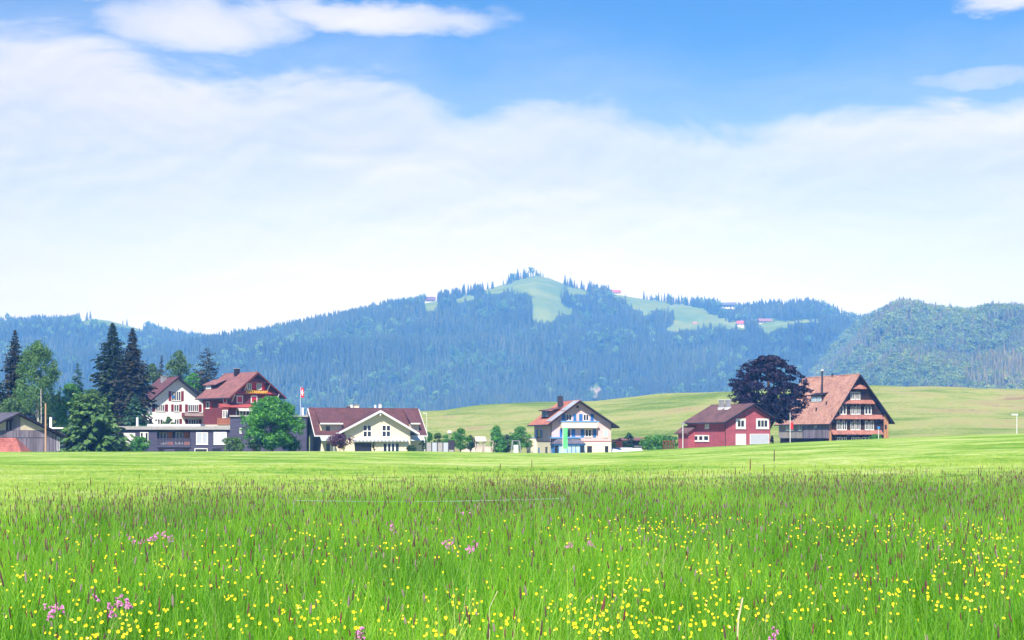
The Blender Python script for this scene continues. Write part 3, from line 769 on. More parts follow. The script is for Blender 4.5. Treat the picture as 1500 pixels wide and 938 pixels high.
h.win('front', 844.2, 594.6, 847.7, 597.8, 1, bw=.06, sill=False, fm='dark_trim')
h.win('front', 829.5, 629, 835.7, 641.4, 1, bw=.08); h.shut('front', 819.8, 629, 823.6, 641, B); h.shut('front', 837.4, 629, 842.5, 641, B)
h.win('front', 856.8, 629, 866.7, 640.4, 2, curtain=.25); h.shut('front', 850.6, 629, 855.6, 641, B); h.shut('front', 868.5, 629, 873.2, 641, B)
h.win('front', 884.2, 629.5, 890.4, 640.6, 1, bw=.13, fm='pale_cream_plaster', pm='pale_glass')
h.win('front', 860, 653.6, 867, 665, 2, n=.06, fm='dark_trim', sill=False); h.win('front', 886, 653.6, 891, 664, 1, n=.06, fm='dark_trim', sill=False)
h.win('left', 787.8, 630, 791.8, 641.5, 1, fm='dark_trim'); h.shut('left', 785, 630, 787.3, 641.6, B); h.shut('left', 791.9, 630, 794.4, 641.6, B)
h.door('left', 788.4, 655.3, 791.3, 665, B, panels=1); h.win('left', 799.3, 655, 802, 664, 1, n=.05, fm='dark_trim', sill=False)
MB().tube([(-.12, -.1, -2), (-.12, -.1, zl - .5)], .07, 6).build('downpipe', 'dark_metal', h.root)
# balcony
a0, a1, b0, b1 = h.rect('front', 822.8, 618.5, 875, 627.2, 1.3)
f = h.frame('front'); q = MB(); q.fbox(f, a0, a1, b0, b1, 1.18, 1.3); q.fbox(f, a0, a0 + .12, b0, b1, 0, 1.177); q.fbox(f, a1 - .12, a1, b0, b1, 0, 1.177); q.fbox(f, a0 + .12, a1 - .12, b0, b0 + .18, 0, 1.177)
bal = q.build('balcony', 'pale_cream_plaster', h.root)
q = MB(); q.fbox(f, a0 - .15, a1 + .35, b1 + .01, b1 + .24, 1.1, 1.42); q.fbox(f, a0 - .15, a0 + .1, b1 + .01, b1 + .22, 0, 1.097); q.build('balcony_rail', 'light_blue_paint', bal)
# winter garden bay
a0, a1, b0, b1 = h.rect('front', 812, 652.5, 856, 664, 2.4); f = h.frame('front')
q = MB()
for i in range(8):
    c = a0 + (a1 - a0) * i / 7; q.fbox(f, c - .06, c + .06, -2, b1, 2.3, 2.42)
for c in (a0, a1):
    for i in range(3): q.fbox(f, c - .06, c + .06, -2, b1, .75 * i + .05, .75 * i + .17)
q.fbox(f, a0 - .2, a1 + .2, b1, b1 + .28, 0.06, 2.6)
con = q.build('winter_garden', 'blue_paint', h.root)
q = MB()
for i in range(7):
    c0 = a0 + (a1 - a0) * i / 7 + .07; c1 = a0 + (a1 - a0) * (i + 1) / 7 - .07
    MB().fbox(f, c0, c1, -2, b1, 2.33, 2.37).build('pane', 'pale_glass' if 0 < i < 6 else 'glass', con)
zt2 = h.front(840, 642.5)[1]
q = MB(); x0, x1 = a0 - .3, a1 + .3
q.hexa([Vector((x0, -2.75, b1 + .285)), Vector((x1, -2.75, b1 + .285)), Vector((x1, -.12, b1 + .285)), Vector((x0, -.12, b1 + .285)),
        Vector((x0 + 1.1, -1.2, zt2)), Vector((x1 - 1.3, -1.2, zt2)), Vector((x1 - 1.3, -.12, zt2)), Vector((x0 + 1.1, -.12, zt2))])
q.build('bay_roof', 'roof_slate', h.root)
MB().fbox(f, a0 - .4, a1 - .2, zt2 + .01, zt2 + .32, .1, 1.5).build('bay_rail', 'light_blue_paint', h.root)
# low terrace block on the left
s0, z0 = h.left(776, 642.0, 0)
MB().box(-1.5, -.07, L - 2.2, L + .6, -3, z0).build('terrace_wall', 'pale_cream_plaster', h.root)
MB().box(-1.6, -.075, L - 2.3, L + .7, z0 + .004, z0 + .16).build('terrace_rail', 'light_blue_paint', h.root)
BLUE = h
# banner on its own pole in front of the house
p = at(824.5, 664, 272); b = empty('banner', (p.x, p.y, p.z - 1.2), R(10), 'long green banner hanging on a pole before the blue shuttered house', 'banner')
hb = at(0, 626.5, 272).z - (p.z - 1.2)
MB().tube([(0, 0, 0), (0, 0, hb + .25)], [.06, .05], 6).build('pole', 'white_paint', b)
MB().tube([(0, 0, hb), (.95, 0, hb)], .03, 5).build('arm', 'white_paint', b)
q = MB(); nz_ = 14; hl = hb - (at(0, 657.4, 272).z - (p.z - 1.2))
for i in range(nz_ + 1):
    z = hb - .02 - hl * i / nz_; w0 = .07; w1 = .92
    for x in np.linspace(w0, w1, 5): q.v.append((x, .06 * math.sin(x * 5 + i * .5), z))
for i in range(nz_):
    for j in range(4): a = i * 5 + j; q.f.append((a, a + 1, a + 6, a + 5)); q.m.append(0)
ob = q.build('cloth', 'banner_green', b); ob.modifiers.new('thickness', 'SOLIDIFY').thickness = .01

# --- red house
h = House('red_house', 'crimson house with white framed windows and white garage door', 'house', 255, 29, 1062.7, 1128, 1006.7, 653)
W, L = h.W, h.L
xr, zr = h.front(1101, 592); zl = h.front(1062.7, 616)[1]; zt = h.front(1128, 609)[1]
zb = -1
h.walls('y', xr, zr, zl, zt, 'red_plaster')
rf = h.roof('y', xr, zr, zl, zt, .7, .5, .7, .6, 'roof_dusk', course=.4); h.gable_boards(xr, zr, zl, zt, .7, .5, .7, 'dark_trim', rf, h=.3)
h.win('front', 1078, 613.3, 1092, 628.2, 2, bw=.36); h.win('front', 1107.5, 613.3, 1126, 628.2, 3, bw=.34)
h.door('front', 1078.3, 636.5, 1091.8, 652, 'white_paint', panels=2); h.door('front', 1098.9, 636.5, 1125.8, 651, 'white_blind', name='garage_door', panels=4)
h.win('left', 1033, 618.9, 1038.7, 627.8, 1, bw=.15, pm='curtain')
h.win('left', 1015, 637.5, 1038.7, 646.8, 3, bw=.22, bars=.25)
MB().tube([(-.1, -.1, -2), (-.1, -.1, zl - .4)], .07, 6).build('downpipe', 'dark_metal', h.root)
kl = (zr - zl) / xr
for px in (1057, 1066.5):
    xc = xr - 1.5; s_, z1 = h.left(px, 586.5, -xc); z0 = zl + kl * xc
    h.chimney(xc, s_, z0 - .5, z1, .72, 'grey_metal', rf, cap='pale_metal')
    MB().box(xc - .5, xc + .5, s_ - .5, s_ + .5, z0 + .08 - .5, z0 + .25).build('flashing', 'pale_metal', rf)
# lean-to porch at the far left
s0, z0 = h.left(1020, 624); s1, _ = h.left(1003, 624); ze = h.left(1020, 634, 1.8)[1]
fr = (Vector((0, s0, 0)), Vector((-1, 0, 0)), Vector((0, 0, 1)), Vector((0, 1, 0)))
MB().prism(fr, [(.003, z0), (2.0, ze), (2.0, ze - .25), (.003, z0 - .25)], 0, s1 - s0 + .5).build('porch_roof', 'roof_dusk', h.root)
MB().prism(fr, [(.004, -3), (1.5, -3), (1.5, ze - .02), (.004, z0 - .26)], .4, s1 - s0).build('porch_wall', 'red_plaster', h.root)
# a little fence by the porch is part of the house's terrace
q = MB()
for i in range(7): q.box(-2.9 - i * .4, -2.82 - i * .4, s0 + 3, s0 + 3.08, -1, .9)
q.box(-5.4, -2.8, s0 + 2.95, s0 + 3.0, .7, .8); q.build('terrace_railing', 'dark_red_paint', h.root)

# --- big timber farmhouse
h = House('timber_farmhouse', 'large dark timber farmhouse with steep terracotta roof and tiled pent strips', 'house', 290, 21.5, 1217.5, 1300.6, 1142.8, 645, skirt=2)
W, L = h.W, h.L
xr, zr = h.front(1256, 548.5); zl = h.front(1217.5, 612)[1]; zt = h.front(1300.6, 612)[1]
h.walls('y', xr, zr, zl, zt, 'dark_timber')
rf = h.roof('y', xr, zr, zl, zt, .9, .9, 1.0, .8, 'roof_terracotta', course=.4); h.gable_boards(xr, zr, zl, zt, .9, .9, 1.0, 'dark_trim', rf, h=.38)
for (x0, y0, x1, y1) in [(1247.4, 563.6, 1268.6, 570), (1234.8, 585.6, 1280.4, 591.8), (1219.6, 607.3, 1293.8, 614.2), (1218.7, 629.8, 1293.0, 636.6)]:
    a0, a1, b0, b1 = h.rect('front', x0, y0, x1, y1, .5); fr = (Vector((a0, 0, 0)), Vector((0, -1, 0)), Vector((0, 0, 1)), Vector((1, 0, 0)))
    q = MB(); n_ = 3
    q.prism(fr, [(0, b1), (0, b1 - .5), (.85, b0 - .12), (.95, b0)], 0, a1 - a0, 0)
    o = q.build('pent_roof', 'pent_tiles', h.root)
    g = MB()
    for i in range(9):
        x = a0 + (a1 - a0) * (i + .5) / 9; g.fbox(h.frame('front'), x - .07, x + .07, b0 - .55, b0 - .16, 0, .7)
    g.build('brackets', 'dark_trim', o, kind='stuff')
rows = [(574.3, 585.2, [(1246, 1259.8)]), (594.6, 607, [(1229.8, 1239.8), (1246, 1260), (1266.3, 1276.4)]),
        (617, 629.8, [(1225.7, 1240), (1246, 1260), (1267, 1279.8)]), (640.8, 650, [(1226, 1240), (1247, 1260), (1262, 1273)])]
for y0, y1, xs in rows:
    for x0, x1 in xs:
        k = 2 if x1 - x0 > 11 else 1; st = (x1 - x0 + 1.2) / k
        for i in range(k):
            h.win('front', x0 + st * i, y0, x0 + st * (i + 1) - 1.2, y1, 2, 1, bw=.085, curtain=.22, bars=.055)
        if y0 < 640:
            for i in range(k): h.panel('front', x0 + st * i - .1, y0 - 2.2, x0 + st * (i + 1) - 1.1, y0 - .6, 'window_hood', 'warm_boards', t=.16)
# side bay at the right end: lighter wood, warm sunlight painted into its colour
q = MB(); a0, a1, b0, b1 = h.rect('front', 1294.5, 607, 1301.2, 643)
n_ = 8
for i in range(n_): q.fbox(h.frame('front'), a0 + (a1 - a0) * i / n_, a0 + (a1 - a0) * (i + .93) / n_, -1, b1, 0, .06 + .03 * (i % 2))
q.build('side_boards', 'warm_boards', h.root, kind='stuff')
h.win('front', 1296, 622.5, 1298.6, 629, 1, bw=.06, n=.09, fm='dark_trim', sill=False)
# left wall: two boarded storeys overhanging a dark base
zo = h.left(1180, 642)[1]
s_mid = h.left(1178.5, 630)[0]
MB().box(-.03, .3, .05, L - .05, -2, zo - .003).build('base_wall', 'blackish_wood', h.root)
for (s0, s1, m_, out, bw) in [(s_mid, L, 'taupe_boards', .35, .32), (.05, s_mid - .02, 'grey_boards', .55, .26)]:
    q = MB(); k = int((s1 - s0) / bw); rr = random.Random(4)
    fr = h.frame('left')
    for i in range(k):
        e = out + rr.uniform(0, .04); q.fbox(fr, s0 + (s1 - s0) * i / k, s0 + (s1 - s0) * (i + .94) / k, zo + rr.uniform(-.05, .05), zl - .34 - (out + .06) * (zr - zl) / xr, 0, e)
    q.build('board_cladding', m_, h.root, kind='stuff')
MB().box(-.5, .0, -.1, .04, zo - 1.2, zl - .35 - .5 * (zr - zl) / xr).build('corner_board', 'warm_boards', h.root)
h.win('left', 1152, 619.8, 1156.6, 630.6, 2, bw=.12, n=.4, curtain=.4); h.win('left', 1158, 619.8, 1162.4, 630.6, 2, bw=.12, n=.4, curtain=.4)
h.win('left', 1170.7, 619.8, 1174.3, 630.6, 1, bw=.12, n=.4, curtain=.4); h.win('left', 1194, 618.6, 1196.6, 626, 1, bw=.1, n=.6, curtain=.4)
kl = (zr - zl) / xr
xc = xr * .50; s_, z1 = h.left(1204.4, 543.5, -xc)
h.pipe(xc, s_, zl + kl * xc - .3, z1, .20, 'dark_metal', rf, 'flue_pipe'); MB().tube([(xc, s_, z1 + .01), (xc, s_, z1 + .3)], .28, 8).build('flue_cap', 'pale_metal', h.root)
xs = xr * .40; s0, _ = h.left(1205, 570, -xs); s1, _ = h.left(1189, 570, -xs); zz = zl + kl * xs
q = MB(); q.box(xs - .2, xs + 1.5, s0, s1, zz - .3, zz + 1.15); q.build('roof_dormer', 'dark_timber', h.root)
MB().prism((Vector((0, 0, 0)), Vector((1, 0, 0)), Vector((0, 0, 1)), Vector((0, 1, 0))), [(xs - .55, zz + 1.1), (xs + 2.0, zz + 1.9), (xs + 2.0, zz + 2.05), (xs - .55, zz + 1.28)], s0 - .3, s1 + .3).build('dormer_roof', 'dark_trim', h.root)
for i in range(2):
    y0 = s0 + .15 + (s1 - s0) * .48 * i
    w_ = MB().fbox((Vector((xs - .2, 0, 0)), Vector((0, 1, 0)), Vector((0, 0, 1)), Vector((-1, 0, 0))), y0, y0 + (s1 - s0) * .42, zz - .1, zz + .95, 0, .07).build('window', 'white_paint', h.root)
    MB().fbox((Vector((xs - .2, 0, 0)), Vector((0, 1, 0)), Vector((0, 0, 1)), Vector((-1, 0, 0))), y0 + .12, y0 + (s1 - s0) * .42 - .12, zz + .05, zz + .8, .07, .085).build('pane', 'pale_glass', w_)
for px, py in ((1210.5, 577.5), (1195.8, 588)):
    xv = xr * (.30 if py < 580 else .16); s_, z_ = h.left(px, py, -xv); zz = zl + kl * xv
    MB().box(xv - .12, xv + .12, s_ - .12, s_ + .12, zz - .2, zz + .75).build('roof_vent', 'dark_metal', rf)
MB().box(xr - .2, xr + .2, L * .45, L * .45 + .4, zr - .2, zr + .55).build('ridge_vent', 'dark_metal', rf)
FARM = h

# --- cream house with cross gable
h = House('cream_house', 'wide cream house with plum roof and broad white edged cross gable', 'house', 270, 19.5, 471, 622, 454, 661)
W, L = h.W, h.L
zr = h.front(540, 599)[1] * 1.02; zl = h.front(471, 632)[1]
xr = L / 2
h.walls('x', xr, zr, zl, zl, 'cream_plaster')
rf = h.roof('x', xr, zr, zl, zl, .9, .9, 1.5, .3, 'roof_plum', 'white_trim', course=.42)
# verges
q = MB(); kx = (zr - zl) / xr
for e in (-1.5, W + .3):
    fr = (Vector((e, 0, 0)), Vector((0, 1, 0)), Vector((0, 0, 1)), Vector((1 if e > 0 else -1, 0, 0)))
    q = MB(); q.prism(fr, [(-.9, zl - .9 * kx - .3), (xr, zr - .3), (xr, zr + .03), (-.9, zl - .9 * kx + .03)], .003, .09); q.prism(fr, [(xr, zr - .3), (L + .9, zl - .9 * kx - .3), (L + .9, zl - .9 * kx + .03), (xr, zr + .03)], .003, .09)
    q.build('barge_board', 'white_trim', rf)
q = MB()
for yy in (.15, L - .25, xr): q.box(-1.45, -.003, yy, yy + .18, (zl if yy != xr else zr) - .75, (zl if yy != xr else zr) - .5)
q.build('rafter_end', 'white_trim', rf)
PF = 2.2
MB().prism(h.ridge_frame('x'), [(.02, -3), (L - .02, -3), (L - .02, zl - .3), (xr, zr - .3), (.02, zl - .3)], -.035, -.003).build('end_wall', 'white_plaster', h.root)
xa = h.front(506, 650, PF)[0]; xb = h.front(601, 650, PF)[0]; xm, zg = h.front(555.2, 601.5, PF); ze = h.front(601, 628.5, PF)[1]
zeL = h.front(506, 627.5, PF)[1]
fr = (Vector((0, 0, 0)), Vector((1, 0, 0)), Vector((0, 0, 1)), Vector((0, 1, 0)))
zm = h.front(555, 645, PF)[1]
MB().prism(fr, [(xa, -3), (xb, -3), (xb, ze - .25), (xm, zg - .25), (xa, zeL - .25)], -PF, 1.5).build('gable_wall', 'cream_plaster', h.root)
kl = (zg - zeL) / (xm - xa); kr = (zg - ze) / (xb - xm)
ol = 1.5
q = MB(); n0, n1 = -PF - 1.2, xr
for sg, ex, ez in ((-1, xa - ol, zeL - ol * kl), (1, xb + ol, ze - ol * kr)):
    poly = [(xm, zg), (ex, ez), (ex, ez - .24), (xm, zg - .24)]
    q.prism(fr, poly, n0, n1, 1)
    k = 17
    for i in range(k):
        f0, f1 = i / k, (i + 1.04) / k; P = []
        for n_ in (n0 + .03, n1): P += [Vector((xm + (ex - xm) * f0, n_, zg + (ez - zg) * f0 + .015)), Vector((xm + (ex - xm) * f1, n_, zg + (ez - zg) * f1 + .06))]
        q.add(P + [P[1] - Vector((0, 0, .05)), P[3] - Vector((0, 0, .05))], [(0, 1, 3, 2), (1, 4, 5, 3)], 0)
cg = q.build('cross_gable_roof', ['roof_plum', 'white_trim'], h.root)
q = MB(); f2 = (Vector((0, n0, 0)), Vector((1, 0, 0)), Vector((0, 0, 1)), Vector((0, -1, 0)))
q.prism(f2, [(xa - ol, zeL - ol * kl - .36), (xm, zg - .4), (xm, zg + .06), (xa - ol, zeL - ol * kl + .06)], .003, .09); q.prism(f2, [(xm, zg - .4), (xb + ol, ze - ol * kr - .36), (xb + ol, ze - ol * kr + .06), (xm, zg + .06)], .003, .09)
q.build('barge_board', 'white_trim', cg)
q = MB(); q.box(xm - .12, xm + .12, n0 + .1, -PF, zg - 1.0, zg - .45); q.build('ridge_beam', 'white_trim', cg)
# wall dormers either side
for (x0, x1, y0) in ((467.7, 501, 620.8), (600, 613.5, 620.8)):
    a0 = h.front(x0, y0, -.1)[0]; a1, zd = h.front(x1, y0, -.1)
    MB().box(a0 + .25, a1, .1, 4, zl - .6, zd - .15).build('dormer_wall', 'cream_plaster', h.root)
    q = MB(); fr3 = (Vector((0, 0, 0)), Vector((0, 1, 0)), Vector((0, 0, 1)), Vector((1, 0, 0)))
    q.prism(fr3, [(-.7, zd - .12), (xr - .2, zr - .05), (xr - .2, zr + .08), (-.7, zd + .1)], a0, a1, 0)
    o = q.build('dormer_roof', ['roof_plum'], h.root)
    MB().box(a0 - .02, a1 + .02, -.86, -.71, zd - .14, zd + .12).build('gutter', 'white_paint', o)
h.win('front', 478, 624.8, 483, 634.6, 1, n=-.05, bw=.06, fm='dark_trim', sill=False)
h.win('front', 531.8, 623, 544, 640.4, 2, 2, n=PF, bw=.1, bars=.09); h.win('front', 559.5, 623, 572, 640.2, 2, 2, n=PF, bw=.1, bars=.09)
h.win('front', 519.7, 649, 544, 662, 5, n=PF, bw=.08, fm='dark_trim', bars=.07); h.win('front', 561, 649, 584.8, 662, 4, n=PF, bw=.1, bars=.14)
h.win('front', 478, 650, 483, 662, 1, bw=.07, fm='dark_trim', sill=False)
h.win('left', 457, 651, 460, 662, 1, fm='grey_metal', bw=.07, sill=False); h.win('left', 466, 650.5, 469.5, 662, 1, fm='grey_metal', bw=.07, sill=False)
# glass side canopies and scalloped awning
for x0, x1, y0, y1 in ((470, 489, 635.5, 645), (601, 621.5, 634.5, 645)):
    a0, a1, b0, b1 = h.rect('front', x0, y0, x1, y1, 1.5)
    fr3 = (Vector((0, 0, 0)), Vector((0, -1, 0)), Vector((0, 0, 1)), Vector((1, 0, 0)))
    MB().prism(fr3, [(.003, b1), (2.0, b0), (2.0, b0 - .12), (.003, b1 - .12)], a0, a1).build('canopy', 'canopy_glass', h.root)
    MB().prism(fr3, [(1.9, -2), (2.0, -2), (2.0, b0 - .13), (1.9, b0 - .13)], a1 - .15, a1 - .03).build('canopy_post', 'pale_metal', h.root)
a0, a1, b0, b1 = h.rect('front', 517, 644.3, 598.5, 647.2, PF + .9)
q = MB(); n_ = 30; f4 = h.frame('front', PF)
for i in range(n_):
    c0 = a0 + (a1 - a0) * i / n_; c1 = a0 + (a1 - a0) * (i + 1) / n_
    q.prism((f4[0], Vector((0, -1, 0)), Vector((0, 0, 1)), Vector((1, 0, 0))), [(-0.0 + .003, b1 + .25), (.9, b1), (.9, b1 - .05), (.003, b1 + .17)], c0, c1, i % 2)
    q.fbox(f4, c0 + .02, c1 - .02, b0 + (.08 if i % 2 else 0), b1 - .052, .86, .9, i % 2)
q.build('awning', ['white_trim', 'grey_blind'], h.root)
for px, y1, m_, w_ in ((510, 595.6, 'dark_metal', .6), (514.6, 593.3, 'white_paint', .42), (521.8, 594, 'pale_cream_plaster', .95), (549.5, 593.4, 'white_paint', .35), (556.5, 592.6, 'white_paint', .5)):
    x_, z1 = h.front(px, y1, -xr - .6)
    h.chimney(x_, xr + .6, zr - .8, z1, w_, m_, rf, cap=None if w_ < .5 else 'concrete')
CREAM = h

# --- white house on the left
h = House('white_house', 'white gabled house with dark red shutters and brown roof', 'house', 330, 38, 218.6, 297.5, 196, 623, skirt=5)
W, L = h.W, h.L
xr, zr = h.front(258.5, 552.6); zl = h.front(218.6, 586)[1]; zt = h.front(297.5, 584)[1]
h.walls('y', xr, zr, zl, zt, 'white_plaster')
rf = h.roof('y', xr, zr, zl, zt, 1.0, 1.0, 1.2, .8, 'roof_brown', course=.4); h.gable_boards(xr, zr, zl, zt, 1.0, 1.0, 1.2, 'dark_trim', rf, h=.35)
DR = 'dark_red_paint'
def wset(x0, x1, y0, y1, nx, shl=None, shr=None, **k):
    h.win('front', x0, y0, x1, y1, nx, curtain=.35, bars=.07, **k)
    for q in (shl, shr):
        if q: h.shut('front', q[0], y0 - .3, q[1], y1 + .3, DR)
wset(251.2, 265, 573.4, 587.4, 4, (246.9, 251), (265.3, 269))
wset(227.8, 241.2, 592.8, 602.8, 4, (222.8, 227.4), (241.5, 246))
wset(254.5, 262.2, 592.8, 602.8, 2, (250.6, 254.2), (262.5, 266.2))
wset(275.3, 290.8, 592.8, 603.2, 5, (271, 275), (291.1, 295.2))
wset(226, 239, 614, 623, 3); wset(255, 262.4, 614, 623, 2, None, (262.7, 266.4)); wset(275.8, 290.8, 614.6, 623, 4, (271, 275.4), (291.2, 295.2))
h.win('front', 220.5, 613.5, 222.5, 624, 1, fm='dark_red_paint', bw=.08, sill=False)
a0, a1, b0, b1 = h.rect('front', 269.7, 604.6, 312, 611.2, 1.4); f = h.frame('front')
q = MB(); q.fbox(f, a0, a1, b0, b0 + .22, 0, 1.4)
n_ = 26
for i in range(n_):
    c = a0 + (a1 - a0) * (i + .5) / n_; q.fbox(f, c - .07, c + .07, b0 + .22, b1 - .12, 1.32, 1.38)
q.fbox(f, a0, a1, b1 - .12, b1, 1.28, 1.42); q.fbox(f, a0, a0 + .12, b0 + .22, b1, 0.003, 1.27)
q.build('balcony', 'brown_red_wood', h.root)
d0 = h.front(316.5, 610, -1.0)[0]; zx = h.front(310, 600, -1.0)[1]
MB().box(W + .003, d0, 1.0, L * .6, -5, zx).build('annex_wall', 'beige_plaster', h.root)
MB().box(W + .01, d0 + .15, .85, L * .6 + .1, zx + .003, zx + .18).build('annex_roof', 'concrete', h.root)
MB().box(-.6, 1.8, -.9, -.1, -3, .9).build('entrance_pillar', 'white_plaster', h.root)
h.chimney(xr - 1.0, L * .55, zr - 1.5, zr + .3, 1.1, 'grey_metal', rf)
xx, zz_ = h.front(253.5, 581.5, .12)
MB().fbox(h.frame('front', .08), xx - .32, xx + .32, zz_ - .25, zz_ + .3, 0, .06).build('window_sticker', 'blue_paint', h.root)

# --- restaurant chalet
h = House('restaurant_chalet', 'dark red timber chalet with yellow lettering and bright red shutters', 'restaurant', 320, 45, 337.3, 406.7, 297.5, 620, skirt=5)
W, L = h.W, h.L
xr, zr = h.front(372.5, 545.6); zl = h.front(337.3, 576.5)[1]; zt = h.front(406.7, 576.5)[1]
h.walls('y', xr, zr, zl, zt, 'brown_red_wood')
rf = h.roof('y', xr, zr, zl, zt, 1.3, 1.4, 1.5, 1.2, 'roof_red', course=.4); h.gable_boards(xr, zr, zl, zt, 1.3, 1.4, 1.5, 'brown_red_wood', rf, h=.4)
kl = (zr - zl) / xr
# long low dormer
xd = xr * .22; s0 = h.left(310.5, 574, -xd)[0]; s1 = h.left(300.5, 574, -xd)[0]; zz = zl + kl * xd
MB().box(xd, xr * .6, s0, s1, zz - .3, zz + 1.15).build('dormer', 'roof_brown', h.root)
MB().prism((Vector((0, 0, 0)), Vector((1, 0, 0)), Vector((0, 0, 1)), Vector((0, 1, 0))), [(xd - .5, zz + 1.05), (xr * .62, zz + 2.3), (xr * .62, zz + 2.45), (xd - .5, zz + 1.2)], s0 - 2.2, s1 + .4).build('dormer_roof', 'roof_red', h.root)
fr = (Vector((xd, 0, 0)), Vector((0, 1, 0)), Vector((0, 0, 1)), Vector((-1, 0, 0)))
w_ = MB().fbox(fr, s0 + .4, s1 - .4, zz + .15, zz + 1.1, 0, .07).build('window', 'white_paint', h.root); MB().fbox(fr, s0 + .6, s1 - .6, zz + .3, zz + .95, .07, .085).build('pane', 'pale_glass', w_)
RD = 'bright_red_paint'; BW = 'brick_red_wood'
# gable bands
def band(x0, x1, y0, y1, out, m_, name, tri=None):
    a0, a1, b0, b1 = h.rect('front', x0, y0, x1, y1); f = h.frame('front')
    fr_ = (Vector((a0, 0, 0)), Vector((0, -1, 0)), Vector((0, 0, 1)), Vector((1, 0, 0)))
    return MB().prism(fr_, [(.003, b1), (.003, b0 - .15), (out, b0 - .15), (out + .1, b0)], 0, a1 - a0).build(name, m_, h.root)
band(361, 389, 555, 560.5, .5, 'roof_pink_red', 'pent_roof'); sg = band(343, 404.5, 571.8, 577.6, .35, BW, 'sign_band')
band(320, 380, 591.6, 597.6, 1.6, 'roof_pink_red', 'pent_roof')
h.win('front', 361.8, 561.8, 368.6, 571, 2, curtain=.5, bw=.12); h.win('front', 375.8, 561.8, 382.8, 571, 2, curtain=.5, bw=.12)
for a, b in ((358.6, 361.6), (369, 375.4), (383.2, 387.6)): h.shut('front', a, 561.4, b, 571.2, RD)
for a, b in ((346.4, 355.8), (367.4, 376.8)):
    h.win('front', a, 579.6, b, 591.2, 1, bw=.22, pm='bright_red_paint', sill=False, label='window closed behind bright red shutters')
h.shut('front', 383.4, 580, 388.4, 591, RD); h.win('front', 389, 580, 396.8, 591, 2, curtain=.3); h.shut('front', 397.2, 580, 401.6, 591, RD)
h.win('left', 327, 580.5, 333, 591, 1, bw=.2, pm='bright_red_paint', sill=False, label='window closed behind bright red shutters')
h.win('front', 345.5, 600, 365.5, 609.6, 4, bw=.14, bars=.1); h.win('left', 326, 600.8, 333.8, 612.4, 2, bw=.2, bars=.15, curtain=.5)
h.win('left', 302, 588.6, 307, 598.6, 1, bw=.15, curtain=.4); h.shut('left', 298.4, 588.4, 301.6, 599, RD); h.shut('left', 307.4, 588.4, 310.4, 599, RD)
a0, a1, b0, b1 = h.rect('front', 350, 599, 371, 602.6, 2.0)
MB().prism((Vector((a0, 0, 0)), Vector((0, -1, 0)), Vector((0, 0, 1)), Vector((1, 0, 0))), [(.01, b1 + .5), (2.0, b1), (2.0, b0), (1.95, b0), (1.95, b1 - .06), (.01, b1 + .4)], 0, a1 - a0).build('awning', 'white_paint', h.root)
# carved struts under the eaves
q = MB()
for px in (358, 391.5, 339.5, 404):
    a, b = h.front(px, 566 if 350 < px < 395 else 582)
    q.hexa([Vector((a - .09, -.02, b - 1.1)), Vector((a + .09, -.02, b - 1.1)), Vector((a + .09, -.02, b - .8)), Vector((a - .09, -.02, b - .8)),
            Vector((a - .09, -1.3, b + .5)), Vector((a + .09, -1.3, b + .5)), Vector((a + .09, -1.3, b + .75)), Vector((a - .09, -1.3, b + .75))])
q.build('eave_strut', 'white_trim', rf)
# terrace balcony of orange wood
a0, a1 = h.left(318, 616, 2.2)[0], h.left(337, 616, 2.2)[0]; b0, b1 = h.left(330, 622, 2.2)[1], h.left(330, 612.5, 2.2)[1]
f = h.frame('left'); q = MB(); lo, hi = min(a0, a1), max(a0, a1)
q.fbox(f, lo, hi, b0, b0 + .2, 0, 2.2); q.fbox(f, lo, hi, b1 - .12, b1, 2.1, 2.25); q.fbox(f, lo, hi, (b0 + b1) / 2, (b0 + b1) / 2 + .1, 2.12, 2.2)
for i in range(18):
    c = lo + (hi - lo) * (i + .5) / 18; q.fbox(f, c - .05, c + .05, b0 + .2, b1 - .12, 2.14, 2.2)
q.build('balcony', 'orange_wood', h.root)
MB().fbox(f, lo, L, -5, b0 - .003, 0.003, 2.0).build('terrace_wall', 'beige_plaster', h.root)
h.chimney(xr - .6, L * .55, zr - 1.0, h.left(357.5, 540, -(xr - .6))[1], 1.0, 'dark_trim', rf)
cu = bpy.data.curves.new('lettering', 'FONT'); cu.body = 'RESTAURANT'; cu.align_x = 'CENTER'; cu.align_y = 'CENTER'; cu.extrude = .05; cu.offset = 0.012
a0, a1, b0, b1 = h.rect('front', 360, 572.2, 392.2, 577.2, .5)
lt = bpy.data.objects.new('lettering', cu); COL.objects.link(lt); lt.parent = h.root; cu.materials.append(M['letter_yellow'])
cu.size = (b1 - b0) * 1.45; cu.space_character = 1.02
lt.location = ((a0 + a1) / 2, -.54, (b0 + b1) / 2); lt.rotation_euler = (R(90), 0, 0)
bpy.context.view_layer.update(); sx_ = (a1 - a0) / lt.dimensions.x
me = bpy.data.meshes.new_from_object(lt.evaluated_get(bpy.context.evaluated_depsgraph_get())); bpy.data.objects.remove(lt)
lt = link('lettering', me, h.root); lt.location = ((a0 + a1) / 2, -.54, (b0 + b1) / 2); lt.rotation_euler = (R(90), 0, 0); lt.scale = (sx_, 1, 1)
REST = h

